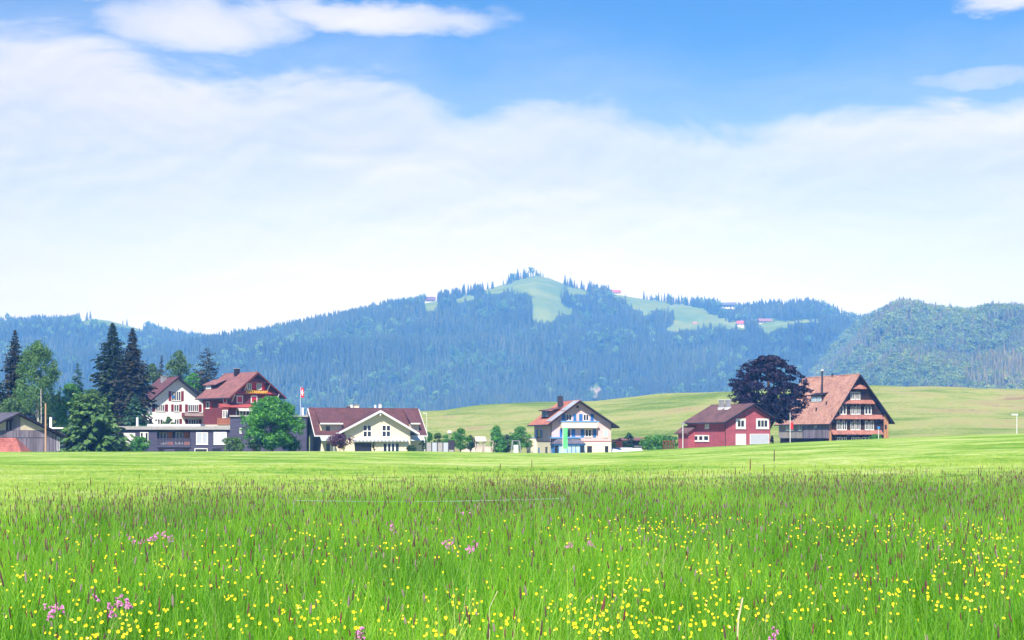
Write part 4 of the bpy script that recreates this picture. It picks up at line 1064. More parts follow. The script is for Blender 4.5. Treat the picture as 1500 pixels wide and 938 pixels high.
# --- flat-roofed slate building
h = House('flat_roofed_building', 'long low slate clad building with flat roof and blinds', 'building', 262, 6, 150, 337.4, 140, 660.5, skirt=2)
W = h.W; L = 12.0
zt = h.front(250, 629.6)[1]; zp = h.front(250, 624.6)[1]
x0, x1, zl0, _ = h.rect('front', 230, 655, 278.4, 632)
z0, z1 = h.front(250, 655)[1], h.front(250, 632)[1]
q = MB()
q.box(0, x0, 0, L, -2, zt); q.box(x1, W, 0, L, -2, zt); q.box(x0, x1, 0, L, -2, z0); q.box(x0, x1, 0, L, z1, zt); q.box(x0, x1, 1.6, L, z0, z1)
q.build('wall', 'slate_boards', h.root)
q = MB(); q.box(-.4, W, -.5, L + .4, zt + .004, zp); q.build('roof', 'concrete', h.root)
q = MB(); q.box(W * .33, W * .75, 3, L - 1, zp + .003, zp + .42); q.build('roof_parapet', 'white_trim', h.root)
# slate courses on the front
q = MB(); f = h.frame('front'); zz = -1.0
while zz < zt - .1:
    for a, b in ((0, x0), (x1, W)): q.fbox(f, a, b, zz, zz + .30, 0, .025)
    zz += .34
q.build('cladding_board', 'slate_boards', h.root, kind='stuff')
n = .03
h.win('front', 178, 634.6, 198, 652, 3, n=n, bw=.12, curtain=.9, bars=.04); h.win('front', 205.3, 633.4, 217.3, 650, 2, n=n, bw=.12, bars=.25)
h.win('front', 287.4, 633.6, 304.6, 651, 2, n=n, bw=.14, pm='grey_blind', bars=.05); h.win('front', 313, 633, 332, 651, 2, n=n, bw=.14, pm='white_blind', bars=.04)
h.win('front', 233.5, 633.5, 244.5, 651, 2, n=-1.6, bw=.1, curtain=.3, sill=False); h.win('front', 257, 633.5, 268.5, 651, 2, n=-1.6, bw=.1, curtain=.4, sill=False)
h.panel('front', 245.5, 633, 253, 652, 'wood_panel', 'orange_panel', n=-1.6); h.panel('front', 269.5, 633, 277.5, 652, 'wood_panel', 'orange_panel', n=-1.6)
a0, a1, b0, b1 = h.rect('front', 230, 643, 279, 653.6, .2)
q = MB(); n_ = 30
for i in range(n_): q.fbox(f, a0 + (a1 - a0) * i / n_, a0 + (a1 - a0) * (i + .7) / n_, b0, b1, .15, .2)
q.fbox(f, a0 - .05, a1 + .05, b1, b1 + .1, .1, .25); q.fbox(f, a0 - .05, a1 + .05, b0 - .25, b0, .03, .25)
q.build('loggia_railing', 'slate_boards', h.root)
for a, b in ((232, 240.5), (256, 277), (285, 304), (311, 324)):
    h.win('front', a, 657, b, 664, 1, n=n, bw=.12, fm='dark_trim' if a != 285 else 'white_paint', sill=False)
# taller end block
x1_, zt1 = h.front(449, 610.5, .6); zt1 = h.front(345, 611)[1]
MB().box(W + .003, x1_, -.6, L, -2, zt1).build('end_block', 'slate_boards', h.root)
MB().box(W - .1, x1_ + .3, -.9, L + .3, zt1 + .004, zt1 + .32).build('end_block_roof', 'concrete', h.root)
h.win('front', 351, 627, 354, 635.5, 1, n=.6, bw=.1, curtain=.6, sill=False); h.win('front', 434, 612.5, 440, 626, 2, n=.6, bw=.15, sill=False)
for px, y1, D_ in ((74.3, 611.5, 8.0), (201.2, 611.8, 4.0), (443.5, 597.5, 3.0)):
    x_, z_ = h.front(px, y1, -D_)
    if px > 140:
        MB().tube([(x_, D_, zp - .2 if px < 300 else zt1), (x_, D_, z_)], .22, 8).build('vent_pipe', 'white_paint', h.root)
FLAT = h

# --- low white flue building part left (behind barn)
h = House('service_shed', 'low dark shed with white roof edge and white flue beside the barn', 'shed', 275, 6, 70, 150, 66, 660, skirt=2)
zt = h.front(100, 628.5)[1]
MB().box(0, h.W, 0, 8, -2, zt).build('wall', 'slate_boards', h.root); MB().box(-.3, h.W - .1, -.4, 8.4, zt + .004, zt + .3).build('roof', 'white_trim', h.root)
x_, z_ = h.front(74.3, 611.5, -3); MB().tube([(x_, 3, zt), (x_, 3, z_)], .26, 8).build('flue', 'white_paint', h.root)

# --- weathered barn
h = House('weathered_barn', 'weathered grey board barn with pale gable panels beside a wooden pole', 'barn', 230, 40, -36, 87, -70, 661.5, skirt=2)
W, L = h.W, h.L + 6
h.L = L
xr, zr = h.front(25.5, 605); zt = h.front(87, 635.5)[1]; zl = h.front(-36, 634)[1]
h.walls('y', xr, zr, zl, zt, 'blackish_wood')
rf = h.roof('y', xr, zr, zl, zt, .7, .9, 1.0, .5, 'roof_slate', course=.45); h.gable_boards(xr, zr, zl, zt, .7, .9, 1.0, 'dark_trim', rf, h=.32)
f = h.frame('front'); zA = h.front(40, 641.3)[1]; zB = h.front(40, 631)[1]
def rooflow(x): return (zl + (zr - zl) * x / xr if x < xr else zr + (zt - zr) * (x - xr) / (W - xr)) - .4
rr = random.Random(9); q = MB(); x = 0
while x < W - .05:
    w_ = min(rr.uniform(.2, .34), W - x); xe = min(x + w_ - .02, W)
    q.fbox(f, x, xe, -2, min(zA - .02, min(rooflow(x), rooflow(xe))), 0, .05 + rr.uniform(0, .04)); x += w_
q.build('board_cladding', 'grey_boards', h.root, kind='stuff')
xp = h.front(66.5, 640)[0]; x = 0; q = MB()
while x < xp:
    w_ = rr.uniform(.2, .34); q.fbox(f, x, x + w_ - .02, zA + .02, zB, 0, .12 + rr.uniform(0, .03)); x += w_
q.build('upper_boards', 'grey_boards', h.root, kind='stuff')
x = xp; q = MB()
while x < W - .05:
    w_ = min(rr.uniform(.2, .34), W - x); xe = x + w_ - .02
    zt_ = min(rooflow(x), rooflow(xe))
    if zt_ > zA: q.fbox(f, x, xe, zA + .02, zt_, 0, .06 + rr.uniform(0, .04))
    x += w_
q.build('side_boards', 'grey_boards', h.root, kind='stuff')
xa, xb = h.front(29.5, 620)[0], h.front(66, 620)[0]
MB().prism(f, [(xa, zB + .05), (xb, zB + .05), (xb, rooflow(xb)), (xa, rooflow(xa) if xa > xr else zr - .4)], 0, .08).build('gable_panel', 'pale_panel', h.root)
xa, xb = h.front(-25, 620)[0], h.front(8.5, 620)[0]
MB().prism(f, [(xa, zB + .05), (xb, zB + .05), (xb, rooflow(xb)), (xa, rooflow(xa))], 0, .08).build('gable_panel', 'pale_panel', h.root)
xa, xb = h.front(19, 620)[0], h.front(29, 620)[0]
q = MB(); x = xa
while x < xb - .03:
    w_ = min(.28, xb - x); q.fbox(f, x, x + w_ - .02, zB + .03, min(rooflow(x), rooflow(x + w_)), 0, .11 + rr.uniform(0, .03)); x += w_
q.build('centre_boards', 'grey_boards', h.root, kind='stuff')
h.panel('front', 11.5, 618, 13.5, 630, 'hatch_frame', 'grey_boards', n=.09); h.panel('front', 14.2, 619, 16.6, 630, 'hatch', 'blackish_wood', n=.09); h.panel('front', 17.2, 617, 18.6, 630, 'hatch_frame', 'grey_boards', n=.09)
h.win('front', 83, 640.5, 87.0, 660, 1, n=.05, fm='white_trim', pm='grey_boards', bw=.1, sill=False, name='corner_frame')

# --- kiosk with red tile roof
p = at(5, 661, 205); k = empty('tiled_kiosk', (p.x, p.y, p.z - 2.2), R(0), 'low red tile hip roof in front of the barn', 'shed')
zt = at(0, 642, 205).z - (p.z - 2.2); ze = at(0, 662.5, 205).z - (p.z - 2.2); x0, x1 = at(-25, 0, 205).x - p.x, at(31, 0, 205).x - p.x
xt0, xt1 = at(-14, 0, 205).x - p.x, at(15.5, 0, 205).x - p.x
q = MB(); q.hexa([Vector((x0, 0, ze)), Vector((x1, 0, ze)), Vector((x1, 4.6, ze)), Vector((x0, 4.6, ze)), Vector((xt0, 2.2, zt)), Vector((xt1, 2.2, zt)), Vector((xt1, 2.5, zt)), Vector((xt0, 2.5, zt))])
for i in range(8):
    f0, f1 = i / 8, (i + 1.03) / 8
    def P(f_, e): return [Vector((x0 + (xt0 - x0) * (1 - f_), 0 + 2.2 * (1 - f_) - e, ze + (zt - ze) * (1 - f_) + e)), Vector((x1 + (xt1 - x1) * (1 - f_), 2.2 * (1 - f_) - e, ze + (zt - ze) * (1 - f_) + e))]
    a, b = P(f0, .02), P(f1, .06); q.add([a[0], b[0], b[1], a[1]], [(0, 1, 2, 3)])
q.build('roof', 'roof_kiosk', k); MB().box(x0 + .5, x1 - .5, .5, 4.1, -1.5, ze - .003).build('wall', 'grey_boards', k)

# --- brown shed behind the blue house and the glasshouses
h = House('brown_shed', 'dark brown wooden shed with low roof beyond the pale glasshouses', 'shed', 315, 12, 914, 950, 896, 660, skirt=2)
W, L = h.W, h.L
xr, zr = W * .12, h.front(914, 640.6)[1]
MB().box(0, W, 0, L, -2, zr - .5).build('wall', 'dark_timber', h.root)
MB().prism((Vector((0, 0, 0)), Vector((0, 1, 0)), Vector((0, 0, 1)), Vector((1, 0, 0))), [(-1.2, zr - .55), (0.3, zr - .05), (L + .5, zr - 1.4), (L + .5, zr - 1.6), (0.3, zr - .27), (-1.2, zr - .75)], -.8, W + .6).build('roof', 'roof_dusk', h.root)
h.panel('left', 902, 646, 912, 657, 'red_boards', 'brick_red_wood'); h.panel('front', 929, 646, 944, 650, 'window_band', 'glass'); h.panel('front', 929, 652, 944, 655, 'window_band', 'grey_metal')
for i, (x0, x1, yr, lab) in enumerate([(888, 928, 656.2, 'pale glasshouse roof just right of the blue shuttered house'), (920, 942, 656.8, 'smaller pale glasshouse roof in front of the brown shed')]):
    D_ = 285 + 6 * i; a, b = at(x0, 664, D_), at(x1, 664, D_); g = empty('glasshouse', (a.x, a.y, a.z - 1), R(6), lab, 'glasshouse')
    w = b.x - a.x; zt = at(0, yr, D_).z - (a.z - 1); fr = (Vector((0, 0, 0)), Vector((0, 1, 0)), Vector((0, 0, 1)), Vector((1, 0, 0)))
    MB().prism(fr, [(0, 0), (0, zt - .85), (1.6, zt), (3.2, zt - .85), (3.2, 0)], 0, w).build('glazing', 'canopy_glass', g)
    q = MB()
    for j in range(7):
        c = w * j / 6; q.prism(fr, [(-.02, 0), (-.02, zt - .83), (1.6, zt + .04), (1.6, zt + .0), (.03, zt - .87), (.03, 0)], c - .04, c + .04)
    q.build('ribs', 'pale_metal', g)

# --- far buildings on the hill
def far_house(name, label, cat, px, py, wpx, hpx, roofpx, D, mw, mr, th=0, wins=3, hip=False):
    X_, D, Z_ = H_MAIN.at_row(px, py); A = Vector((X_, D, Z_)); sc = D / F; w, hh, rh = wpx * sc, hpx * sc, roofpx * sc; dp = w * .55
    r = empty(name, (A.x, A.y, A.z), R(th), label, cat)
    MB().box(-w / 2, w / 2, 0, dp, -4, hh).build('wall', mw, r)
    fr = (Vector((0, 0, 0)), Vector((0, 1, 0)), Vector((0, 0, 1)), Vector((1, 0, 0))); o = w * .06
    MB().prism(fr, [(-o * 2, hh - .2), (dp / 2, hh + rh), (dp + o * 2, hh - .2), (dp + o * 2, hh - .7), (dp / 2, hh + rh - .5), (-o * 2, hh - .7)], -w / 2 - o, w / 2 + o).build('roof', mr, r)
    for i in range(wins):
        x = -w / 2 + w * (i + .5) / wins
        MB().box(x - w * .05, x + w * .05, -.15, -.003, hh * .35, hh * .75).build('window', 'glass', r)
    MB().box(w * .15, w * .15 + 1.4, dp * .4, dp * .4 + 1.4, hh, hh + rh + 1.2).build('chimney', 'concrete', r)
far_house('hill_farm', 'white farm with bright red roof on the crest right of the summit', 'farmhouse', 903, 430.5, 13, 3, 4, 2440, 'white_plaster', 'roof_pink_red', 10)
far_house('hill_inn', 'wide pale building with grey roof on the right skyline of the hill', 'building', 1066, 446.5, 22, 6, 4, 2480, 'beige_plaster', 'roof_slate', -12, 5)
far_house('hill_cottage', 'small white cottage with red roof at the edge of the pasture', 'cottage', 1084, 479.5, 10, 5, 4.5, 2250, 'white_plaster', 'roof_pink_red', -20, 2)
far_house('hill_barn', 'long low brown roofed barn above the small right pasture', 'barn', 1121, 472.5, 18, 2, 4, 2280, 'beige_plaster', 'roof_red', 6, 3)
far_house('hill_barn', 'brown barn on the wooded left shoulder of the hill', 'barn', 630, 442, 15, 3.5, 5, 2420, 'beige_plaster', 'roof_brown', 8, 2)
far_house('hill_hut', 'tiny pale hut standing in the right hill pasture', 'hut', 1018, 475, 6, 1.5, 1.5, 2380, 'beige_plaster', 'roof_orange', 8, 1)

# ------------------------------------------------------------------ trees and shrubs round the village
def base_at(px, py, D, sink=0.15):
    p = at(px, py, D); return Vector((p.x, p.y, min(p.z, float(ground_z(p.x, D))) - sink)), p.z

PROF = {'round': lambda t: np.sqrt(np.clip(1 - (2 * t - 0.92) ** 2 / 1.16, 0.02, 1)),
        'broad': lambda t: np.interp(t, [0, .12, .3, .5, .7, .86, 1], [.42, .70, .95, 1, .88, .60, .22]),
        'oval': lambda t: np.interp(t, [0, .15, .4, .65, .85, 1], [.5, .8, 1, .85, .55, .15]),
        'cone': lambda t: np.interp(t, [0, .1, .35, .7, 1], [.85, 1, .82, .42, .06]),
        'column': lambda t: np.interp(t, [0, .1, .4, .7, .9, 1], [.65, .9, 1, .85, .5, .15])}
def broad_tree(name, label, cat, px, yb, yt, wpx, D, leafm, seed, nc=60, nl=70, leaf=.42, b0=.16, shape='round', trunk='bark', tr=None, group=None, hang=0.0, squash=.85, clump=None, bare=False, dx=0, spike=.5):
    rg = np.random.default_rng(seed); o, zb = base_at(px, yb, D)
    H = at(px, yt, D).z - o.z; Rr = wpx / F * D / 2
    root = empty(name, o, 0, label, cat, group)
    z0 = (zb - o.z) + (H - (zb - o.z)) * b0
    t = rg.uniform(0, 1, nc) ** .85; th = rg.uniform(0, 6.283, nc)
    prof = PROF[shape](t)
    clump = clump or (.24 if wpx > 60 else .34); nl = int(nl * 1.35)
    cr = clump * Rr * rg.uniform(.75, 1.35, nc) * (0.55 + .45 * prof)
    lump = 1 + .16 * np.sin(th * 3 + seed) + rg.normal(size=nc) * .07
    rad = np.maximum(Rr * prof * lump - cr * .75, 0) * rg.uniform(.30, 1, nc) ** .5
    C = np.stack([rad * np.cos(th), rad * np.sin(th), z0 + (H - z0) * (t * .95 + .02)], -1)
    C[:, 2] = np.minimum(C[:, 2], H - cr * .8)
    C[:, 0] += dx / F * D * t
    ns = int(nc * spike); t2 = rg.uniform(.05, .95, ns); a2 = rg.uniform(0, 6.283, ns); r2 = Rr * PROF[shape](t2) * rg.uniform(.90, 1.12, ns)
    C2 = np.stack([r2 * np.cos(a2) + dx / F * D * t2, r2 * np.sin(a2), z0 + (H - z0) * (t2 * .96 + .02)], -1)
    V, Q = leaf_quads(C, cr, nl, leaf, rg, .62, squash, .25, hang=hang)
    V2, Q2 = leaf_quads(C2, np.full(ns, Rr * .085 + .12), max(8, nl // 5), leaf * .85, rg, .6, squash, .2, hang=hang)
    Q = np.concatenate([Q, Q2 + len(V)]); V = np.concatenate([V, V2])
    link('crown', np_mesh(name + '_crown', V, Q, [leafm]), root)
    tr = tr or max(.09, H * .022)
    q = MB(); lean = [(0, 0, 0), (rg.normal() * .1, rg.normal() * .1, H * .3), (rg.normal() * .25, rg.normal() * .2, H * .62), (rg.normal() * .3, rg.normal() * .2, H * .9)]
    q.tube(lean, [tr, tr * .8, tr * .45, tr * .12], 8)
    for i in rg.permutation(nc)[:12]:
        c = Vector(C[i]); s_ = Vector((0, 0, max(z0 * .75, c.z * .5))); mid = s_.lerp(c, .55) + Vector((0, 0, .08 * H))
        q.tube([s_, mid, c], [tr * .38, tr * .24, tr * .07], 5)
    q.build('trunk', trunk, root, smooth=True)
    return root

def spruce(name, label, px, yb, yt, wpx, D, leafm, seed, levels=34, br=11, sprays=9, group=None, cat='tree', power=.85, droop=.32, gap=.08, twin=None):
    rg = np.random.default_rng(seed); o, zb = base_at(px, yb, D)
    H = at(px, yt, D).z - o.z; Rr = wpx / F * D / 2 * 1.22
    root = empty(name, o, 0, label, cat, group)
    zs = (zb - o.z); z0 = zs + (H - zs) * gap
    B = levels * br
    t = (np.repeat(np.arange(levels), br) + rg.uniform(-.5, .5, B)) / levels; t = np.clip(t, 0, .985)
    az = rg.uniform(0, 6.283, B)
    side = 1 + .20 * np.sin(az * 2 + seed + t * 9) + .12 * np.sin(t * 40 + seed)
    tier = 1.12 - .34 * ((t * levels / 2.6) % 1.0)
    ln = (Rr * (1 - t) ** power * side * tier * rg.uniform(.62, 1.12, B) + .12)
    zb_ = z0 + (H - z0) * t
    S = np.tile(np.linspace(.18, 1, sprays), B); A = np.repeat(az, sprays); LN = np.repeat(ln, sprays); ZB = np.repeat(zb_, sprays); T_ = np.repeat(t, sprays)
    n = len(S)
    out = np.stack([np.cos(A), np.sin(A), np.zeros(n)], -1); sd = np.stack([-np.sin(A), np.cos(A), np.zeros(n)], -1)
    dz = LN * (-droop * S ** 1.4 * (1.15 - T_) + .10 * (S > .85)) + .22 * LN * T_
    P = out * (LN * S)[:, None]; P[:, 2] += ZB + dz; P += rg.normal(size=P.shape) * .06
    sg = rg.uniform(-1, 1, n)[:, None]
    d = out * .75 + sd * sg * 1.0; d[:, 2] += -.30 - .35 * rg.uniform(0, 1, n); d /= np.linalg.norm(d, axis=1)[:, None]
    L_ = (.135 * LN + .27) * rg.uniform(.7, 1.35, n) * (.5 + .5 * np.clip((1 - T_) * 2.2, 0, 1)); Wd = L_ * .36
    w = np.cross(d, np.array([0, 0, 1.0]) + rg.normal(size=(n, 3)) * .5); w /= np.linalg.norm(w, axis=1)[:, None]
    b = P - d * (L_ * .35)[:, None]; m_ = P + d * (L_ * .1)[:, None]; e = P + d * (L_ * .65)[:, None]
    V = np.stack([b, m_ - w * Wd[:, None], e, m_ + w * Wd[:, None]], 1).reshape(-1, 3)
    Q = np.arange(len(V)).reshape(-1, 4)
    link('crown', np_mesh(name + '_crown', V, Q, [leafm]), root)
    q = MB(); tr = max(.1, H * .014)
    q.tube([(0, 0, 0), (0, 0, H * .5), (0, 0, H * .99)], [tr, tr * .6, .02], 7)
    for i in range(0, B, max(1, B // 26)):
        if t[i] < .8: q.tube([(0, 0, zb_[i]), (ln[i] * .8 * math.cos(az[i]), ln[i] * .8 * math.sin(az[i]), zb_[i] - droop * .5 * ln[i])], [.06, .02], 4)
    q.build('trunk', 'bark', root)
    return root

G_SP = 'spruces standing behind the flat-roofed building'
spruce('spruce_tree', 'dark brownish spruce at the far left edge behind the birch', 22, 612, 483, 46, 310, 'brown_spruce_needles', 1, 44, 14, 12)
spruce('spruce_tree', 'tallest dark spruce, left one of the big pair beside the white house', 165, 640, 472, 74, 300, 'spruce_needles', 2, 54, 18, 14, group=G_SP, power=.82)
spruce('spruce_tree', 'slimmer dark spruce, right one of the big pair beside the white house', 194, 640, 480, 62, 297, 'brown_spruce_needles', 3, 52, 17, 14, group=G_SP, power=.80)
spruce('spruce_tree', 'small teal green spruce in front of the big spruce pair', 198, 626, 577, 36, 283, 'teal_needles', 4, 22, 10, 8, group=G_SP)
spruce('spruce_tree', 'teal green spruce with a pointed top between birch and spruce pair', 114, 630, 531, 42, 315, 'teal_needles', 5, 26, 10, 8, group=G_SP)
spruce('larch_tree', 'broad mid green conifer standing in front of the slate building', 134, 662, 570, 92, 252, 'larch_needles', 6, 34, 18, 14, power=.62, droop=.22, gap=.03)
spruce('spruce_tree', 'dark spruce with flat tiers behind the restaurant roof', 303, 600, 508, 54, 375, 'brown_spruce_needles', 7, 20, 10, 9, power=.62, droop=.15)
spruce('spruce_tree', 'thin dark spruce rising behind the white house roof', 237, 600, 519, 24, 385, 'brown_spruce_needles', 8, 22, 8, 8)
spruce('spruce_tree', 'short dark spruce at the far left beside the frame edge', -4, 612, 548, 40, 300, 'spruce_needles', 9, 24, 10, 8)
broad_tree('birch_tree', 'light green birch with white trunk behind the weathered barn', 'tree', 55, 622, 502, 66, 290, 'birch_leaves', 11, 110, 75, .42, .17, 'column', 'birch_bark', .20, hang=.45, squash=1.5, clump=.24)
q = MB(); o, _ = base_at(59.5, 622, 285); hh = at(59, 572, 285).z - o.z
t_ = empty('birch_tree', o, 0, 'slim white birch trunk beside the light green birch', 'tree')
q.tube([(0, 0, 0), (.15, 0, hh * .5), (.05, 0, hh), (.1, .2, hh * 1.03)], [.11, .09, .07, .03], 7); q.build('trunk', 'birch_bark', t_)
rg_ = np.random.default_rng(5); V, Q = leaf_quads(np.array([[.1, .6, hh * 1.03], [-.8, .8, hh * .98], [.9, .7, hh * .95]]), np.array([1.0, .9, .9]), 60, .4, rg_, hang=.4); link('crown', np_mesh('birch_crown', V, Q, ['birch_leaves']), t_)
broad_tree('leafy_tree', 'bright green leafy tree between the birch and the broad conifer', 'tree', 103, 640, 561, 48, 300, 'fresh_leaves', 12, 60, 70, .45, .05, 'oval')
broad_tree('leafy_tree', 'rounded green tree low behind the barn roof at far left', 'tree', 20, 622, 583, 46, 275, 'olive_leaves', 13, 40, 60, .42, .05, 'round')
broad_tree('leafy_tree', 'dark leafy tree filling the gap right of the birch', 'tree', 84, 640, 578, 36, 310, 'dark_shrub_leaves', 14, 45, 60, .45, .02, 'round')
broad_tree('leafy_tree', 'dark green tree low behind the white flue', 'tree', 62, 640, 592, 62, 320, 'dark_shrub_leaves', 15, 50, 60, .45, .02, 'round')
broad_tree('leafy_tree', 'pale green tree behind the ridge of the white house', 'tree', 262, 600, 514, 46, 390, 'olive_leaves', 16, 60, 70, .5, .1, 'oval')
broad_tree('leafy_tree', 'mid green tree between the white house and the restaurant roof', 'tree', 284, 600, 546, 44, 380, 'maple_leaves', 17, 50, 70, .5, .05, 'round')
broad_tree('leafy_tree', 'olive green tree just right of the dark spruce pair', 'tree', 224, 600, 532, 40, 395, 'olive_leaves', 18, 50, 60, .5, .05, 'oval')
broad_tree('maple_tree', 'large bright green round tree in front of the slate end block', 'tree', 398, 661, 581, 88, 252, 'maple_leaves', 19, 130, 95, .42, .06, 'broad', tr=.30, clump=.22)
broad_tree('copper_beech', 'dark purple copper beech between the red house and the farmhouse', 'tree', 1125, 640, 519, 110, 275, 'beech_leaves', 20, 215, 85, .50, .12, 'broad', tr=.5, clump=.155, squash=.5, spike=.9)
broad_tree('plum_shrub', 'purple leaved shrub in front of the cream house', 'shrub', 497, 662, 635, 42, 258, 'plum_leaves', 21, 26, 50, .32, .30, 'broad', squash=.7)
broad_tree('leafy_tree', 'small upright green tree beside the white panel fence', 'tree', 674, 662, 627, 34, 270, 'fresh_leaves', 22, 26, 60, .32, .10, 'oval')
broad_tree('leafy_tree', 'dark small bushy tree left of the play tower', 'tree', 690, 660, 637, 24, 285, 'dark_shrub_leaves', 23, 16, 55, .32, .02, 'oval')
broad_tree('leafy_tree', 'green pointed tree rising behind the swing frame', 'tree', 727, 662, 623, 44, 288, 'maple_leaves', 24, 34, 60, .36, .02, 'cone')
broad_tree('leafy_tree', 'low dark green bush between swing and trampoline', 'shrub', 743, 662, 637, 38, 290, 'dark_shrub_leaves', 25, 22, 55, .36, .02, 'round')
broad_tree('leafy_tree', 'bright green tree just left of the blue shuttered house', 'tree', 762, 662, 625, 36, 288, 'fresh_leaves', 26, 34, 60, .36, .03, 'column')
broad_tree('round_bush', 'round green bush before the slate building left of its loggia', 'bush', 204, 661, 640, 29, 250, 'maple_leaves', 27, 24, 60, .32, .0, 'round')
broad_tree('round_bush', 'round olive green bush between slate building and maple', 'bush', 341, 661, 641, 34, 250, 'olive_leaves', 28, 26, 60, .32, .0, 'round')
broad_tree('round_bush', 'green bush at the right foot of the large maple', 'bush', 428, 661, 642, 30, 256, 'maple_leaves', 29, 24, 60, .34, .0, 'round')
broad_tree('round_bush', 'green bush at the left foot of the large maple', 'bush', 372, 661, 645, 26, 250, 'dark_shrub_leaves', 30, 20, 60, .34, .0, 'round')
broad_tree('round_bush', 'light green bush in front of the white house ground floor', 'bush', 247, 625, 611, 20, 300, 'olive_leaves', 31, 14, 50, .4, .0, 'cone')
broad_tree('round_bush', 'small climbing bush between the cream house ground floor windows', 'bush', 548, 661, 648, 6, 262, 'dark_shrub_leaves', 32, 8, 40, .25, .0, 'column')
broad_tree('round_bush', 'low dark bush at the right end of the cream house', 'bush', 602, 662, 652.5, 16, 258, 'dark_shrub_leaves', 33, 12, 45, .28, .0, 'round')
broad_tree('round_bush', 'narrow dark bush at the cream house corner by the panels', 'bush', 619, 662, 645, 10, 262, 'dark_shrub_leaves', 34, 12, 45, .28, .0, 'column')
broad_tree('round_bush', 'wide green bush right of the glasshouses', 'bush', 967, 660, 637, 56, 275, 'fresh_leaves', 35, 44, 65, .36, .0, 'round')
broad_tree('round_bush', 'darker green bush behind the wide bush near the red house', 'bush', 980, 660, 639, 28, 280, 'dark_shrub_leaves', 36, 24, 60, .36, .0, 'round')
broad_tree('leafy_tree', 'loose dark young tree before the brown shed', 'tree', 921, 660, 634, 18, 298, 'dark_shrub_leaves', 37, 18, 45, .36, .1, 'oval')
broad_tree('round_bush', 'small dark bush at the right corner of the red house', 'bush', 1131, 655, 638, 9, 278, 'dark_shrub_leaves', 38, 10, 45, .32, .0, 'cone')
broad_tree('round_bush', 'small green bush below the lowest pent roof of the farmhouse', 'bush', 1284, 645, 636.5, 19, 272, 'maple_leaves', 39, 14, 50, .3, .0, 'round')
broad_tree('round_bush', 'dark bush at the right end of the blue shuttered house', 'bush', 898, 662, 648, 14, 300, 'dark_shrub_leaves', 40, 12, 45, .34, .0, 'round')
for i, (px, w, yt) in enumerate([(628, 18, 633.5), (641, 20, 634.5), (654, 18, 637)]):
    broad_tree('hedge_shrub', ['light green hedge shrub behind the panels, next to the tall lamp', 'middle hedge shrub behind the panel fence', 'hedge shrub below the globe lamp'][i], 'shrub', px, 660, yt, w, 296, 'fresh_leaves' if i != 1 else 'olive_leaves', 50 + i, 18, 50, .36, .0, 'round', group='hedge behind the white panel fence')

ORDN = ['leftmost', 'second', 'third', 'fourth', 'fifth', 'sixth', 'seventh', 'eighth', 'ninth', 'tenth', 'eleventh', 'twelfth', 'thirteenth', 'fourteenth', 'fifteenth', 'sixteenth']
def nth(k): return ORDN[k] + (' ' if k == 0 else ' from left ')
# trees that stand alone against the sky on the far hills
random.seed(3)
base = spruce('far_spruce', 'x', 714, 423, 411, 7, 2520, 'forest_far', 70, 10, 6, 2, droop=.25) if False else None
def far_tree(px, ytop, hpx, D, label, group, i):
    D *= HS; z = at(px, ytop + hpx, D); sc = hpx / F * D
    leafy = i % 5 == 4
    o = link('far_spruce' if not leafy else 'far_leafy_tree', WOOD[(i % 4) + (4 if leafy else 0)].data)
    o.location = (z.x, z.y, z.z - sc * .08); o.scale = (sc * 1.05, sc * 1.05, sc * 1.08); o.rotation_euler = (0, 0, i * 1.7)
    tag(o, label, 'tree', group)
i = 0
for px, yt, h_ in [(714.5, 411.5, 12), (722.5, 411, 12)]:
    far_tree(px, yt, h_, 2540, ['lone dark spruce on the ridge left of the bare summit', 'right one of two lone spruces left of the bare summit'][i], None, i); i += 1
for k in range(15):
    px = 745 + k * 3.6; far_tree(px, np.interp(px, [745, 760, 775, 800], [402, 400, 397, 398]) + random.uniform(-2.5, 1.5), random.uniform(13, 18), 2620 + random.uniform(-15, 30), nth(k) + 'tree in the row crowning the bare summit', 'trees crowning the bare summit', i); i += 1
for k in range(9):
    px = 803 + k * 4.5; far_tree(px, np.interp(px, [800, 845], [402, 420]) + random.uniform(-2, 4), random.uniform(8, 13), 2600, nth(k) + 'small tree along the ridge dropping right from the summit', 'trees right of the summit ridge', i); i += 1
for k in range(16):
    px = 948 + k * 4.2; far_tree(px, np.interp(px, [948, 965, 1000, 1018], [433, 428, 432, 438]) + random.uniform(-2, 3), random.uniform(14, 19), 2540, nth(k) + 'tree in the grove above the right hand pasture', 'grove above the right pasture', i); i += 1
for k in range(12):
    px = 1138 + k * 6.2; far_tree(px, np.interp(px, [1138, 1160, 1180, 1225], [452, 437, 437, 455]) + random.uniform(-2, 3), random.uniform(15, 20), 2450, nth(k) + 'tall tree in the clump on the right skyline', 'clump on the right skyline', i); i += 1
for k, (px, yt) in enumerate(((10, 458), (62, 459), (88, 459), (180, 467), (186, 466))):
    far_tree(px, yt + random.uniform(-1, 1), 15, 2745, nth(k) + 'lone tree on the crest of the distant left ridge', 'lone trees on the left ridge', i); i += 1

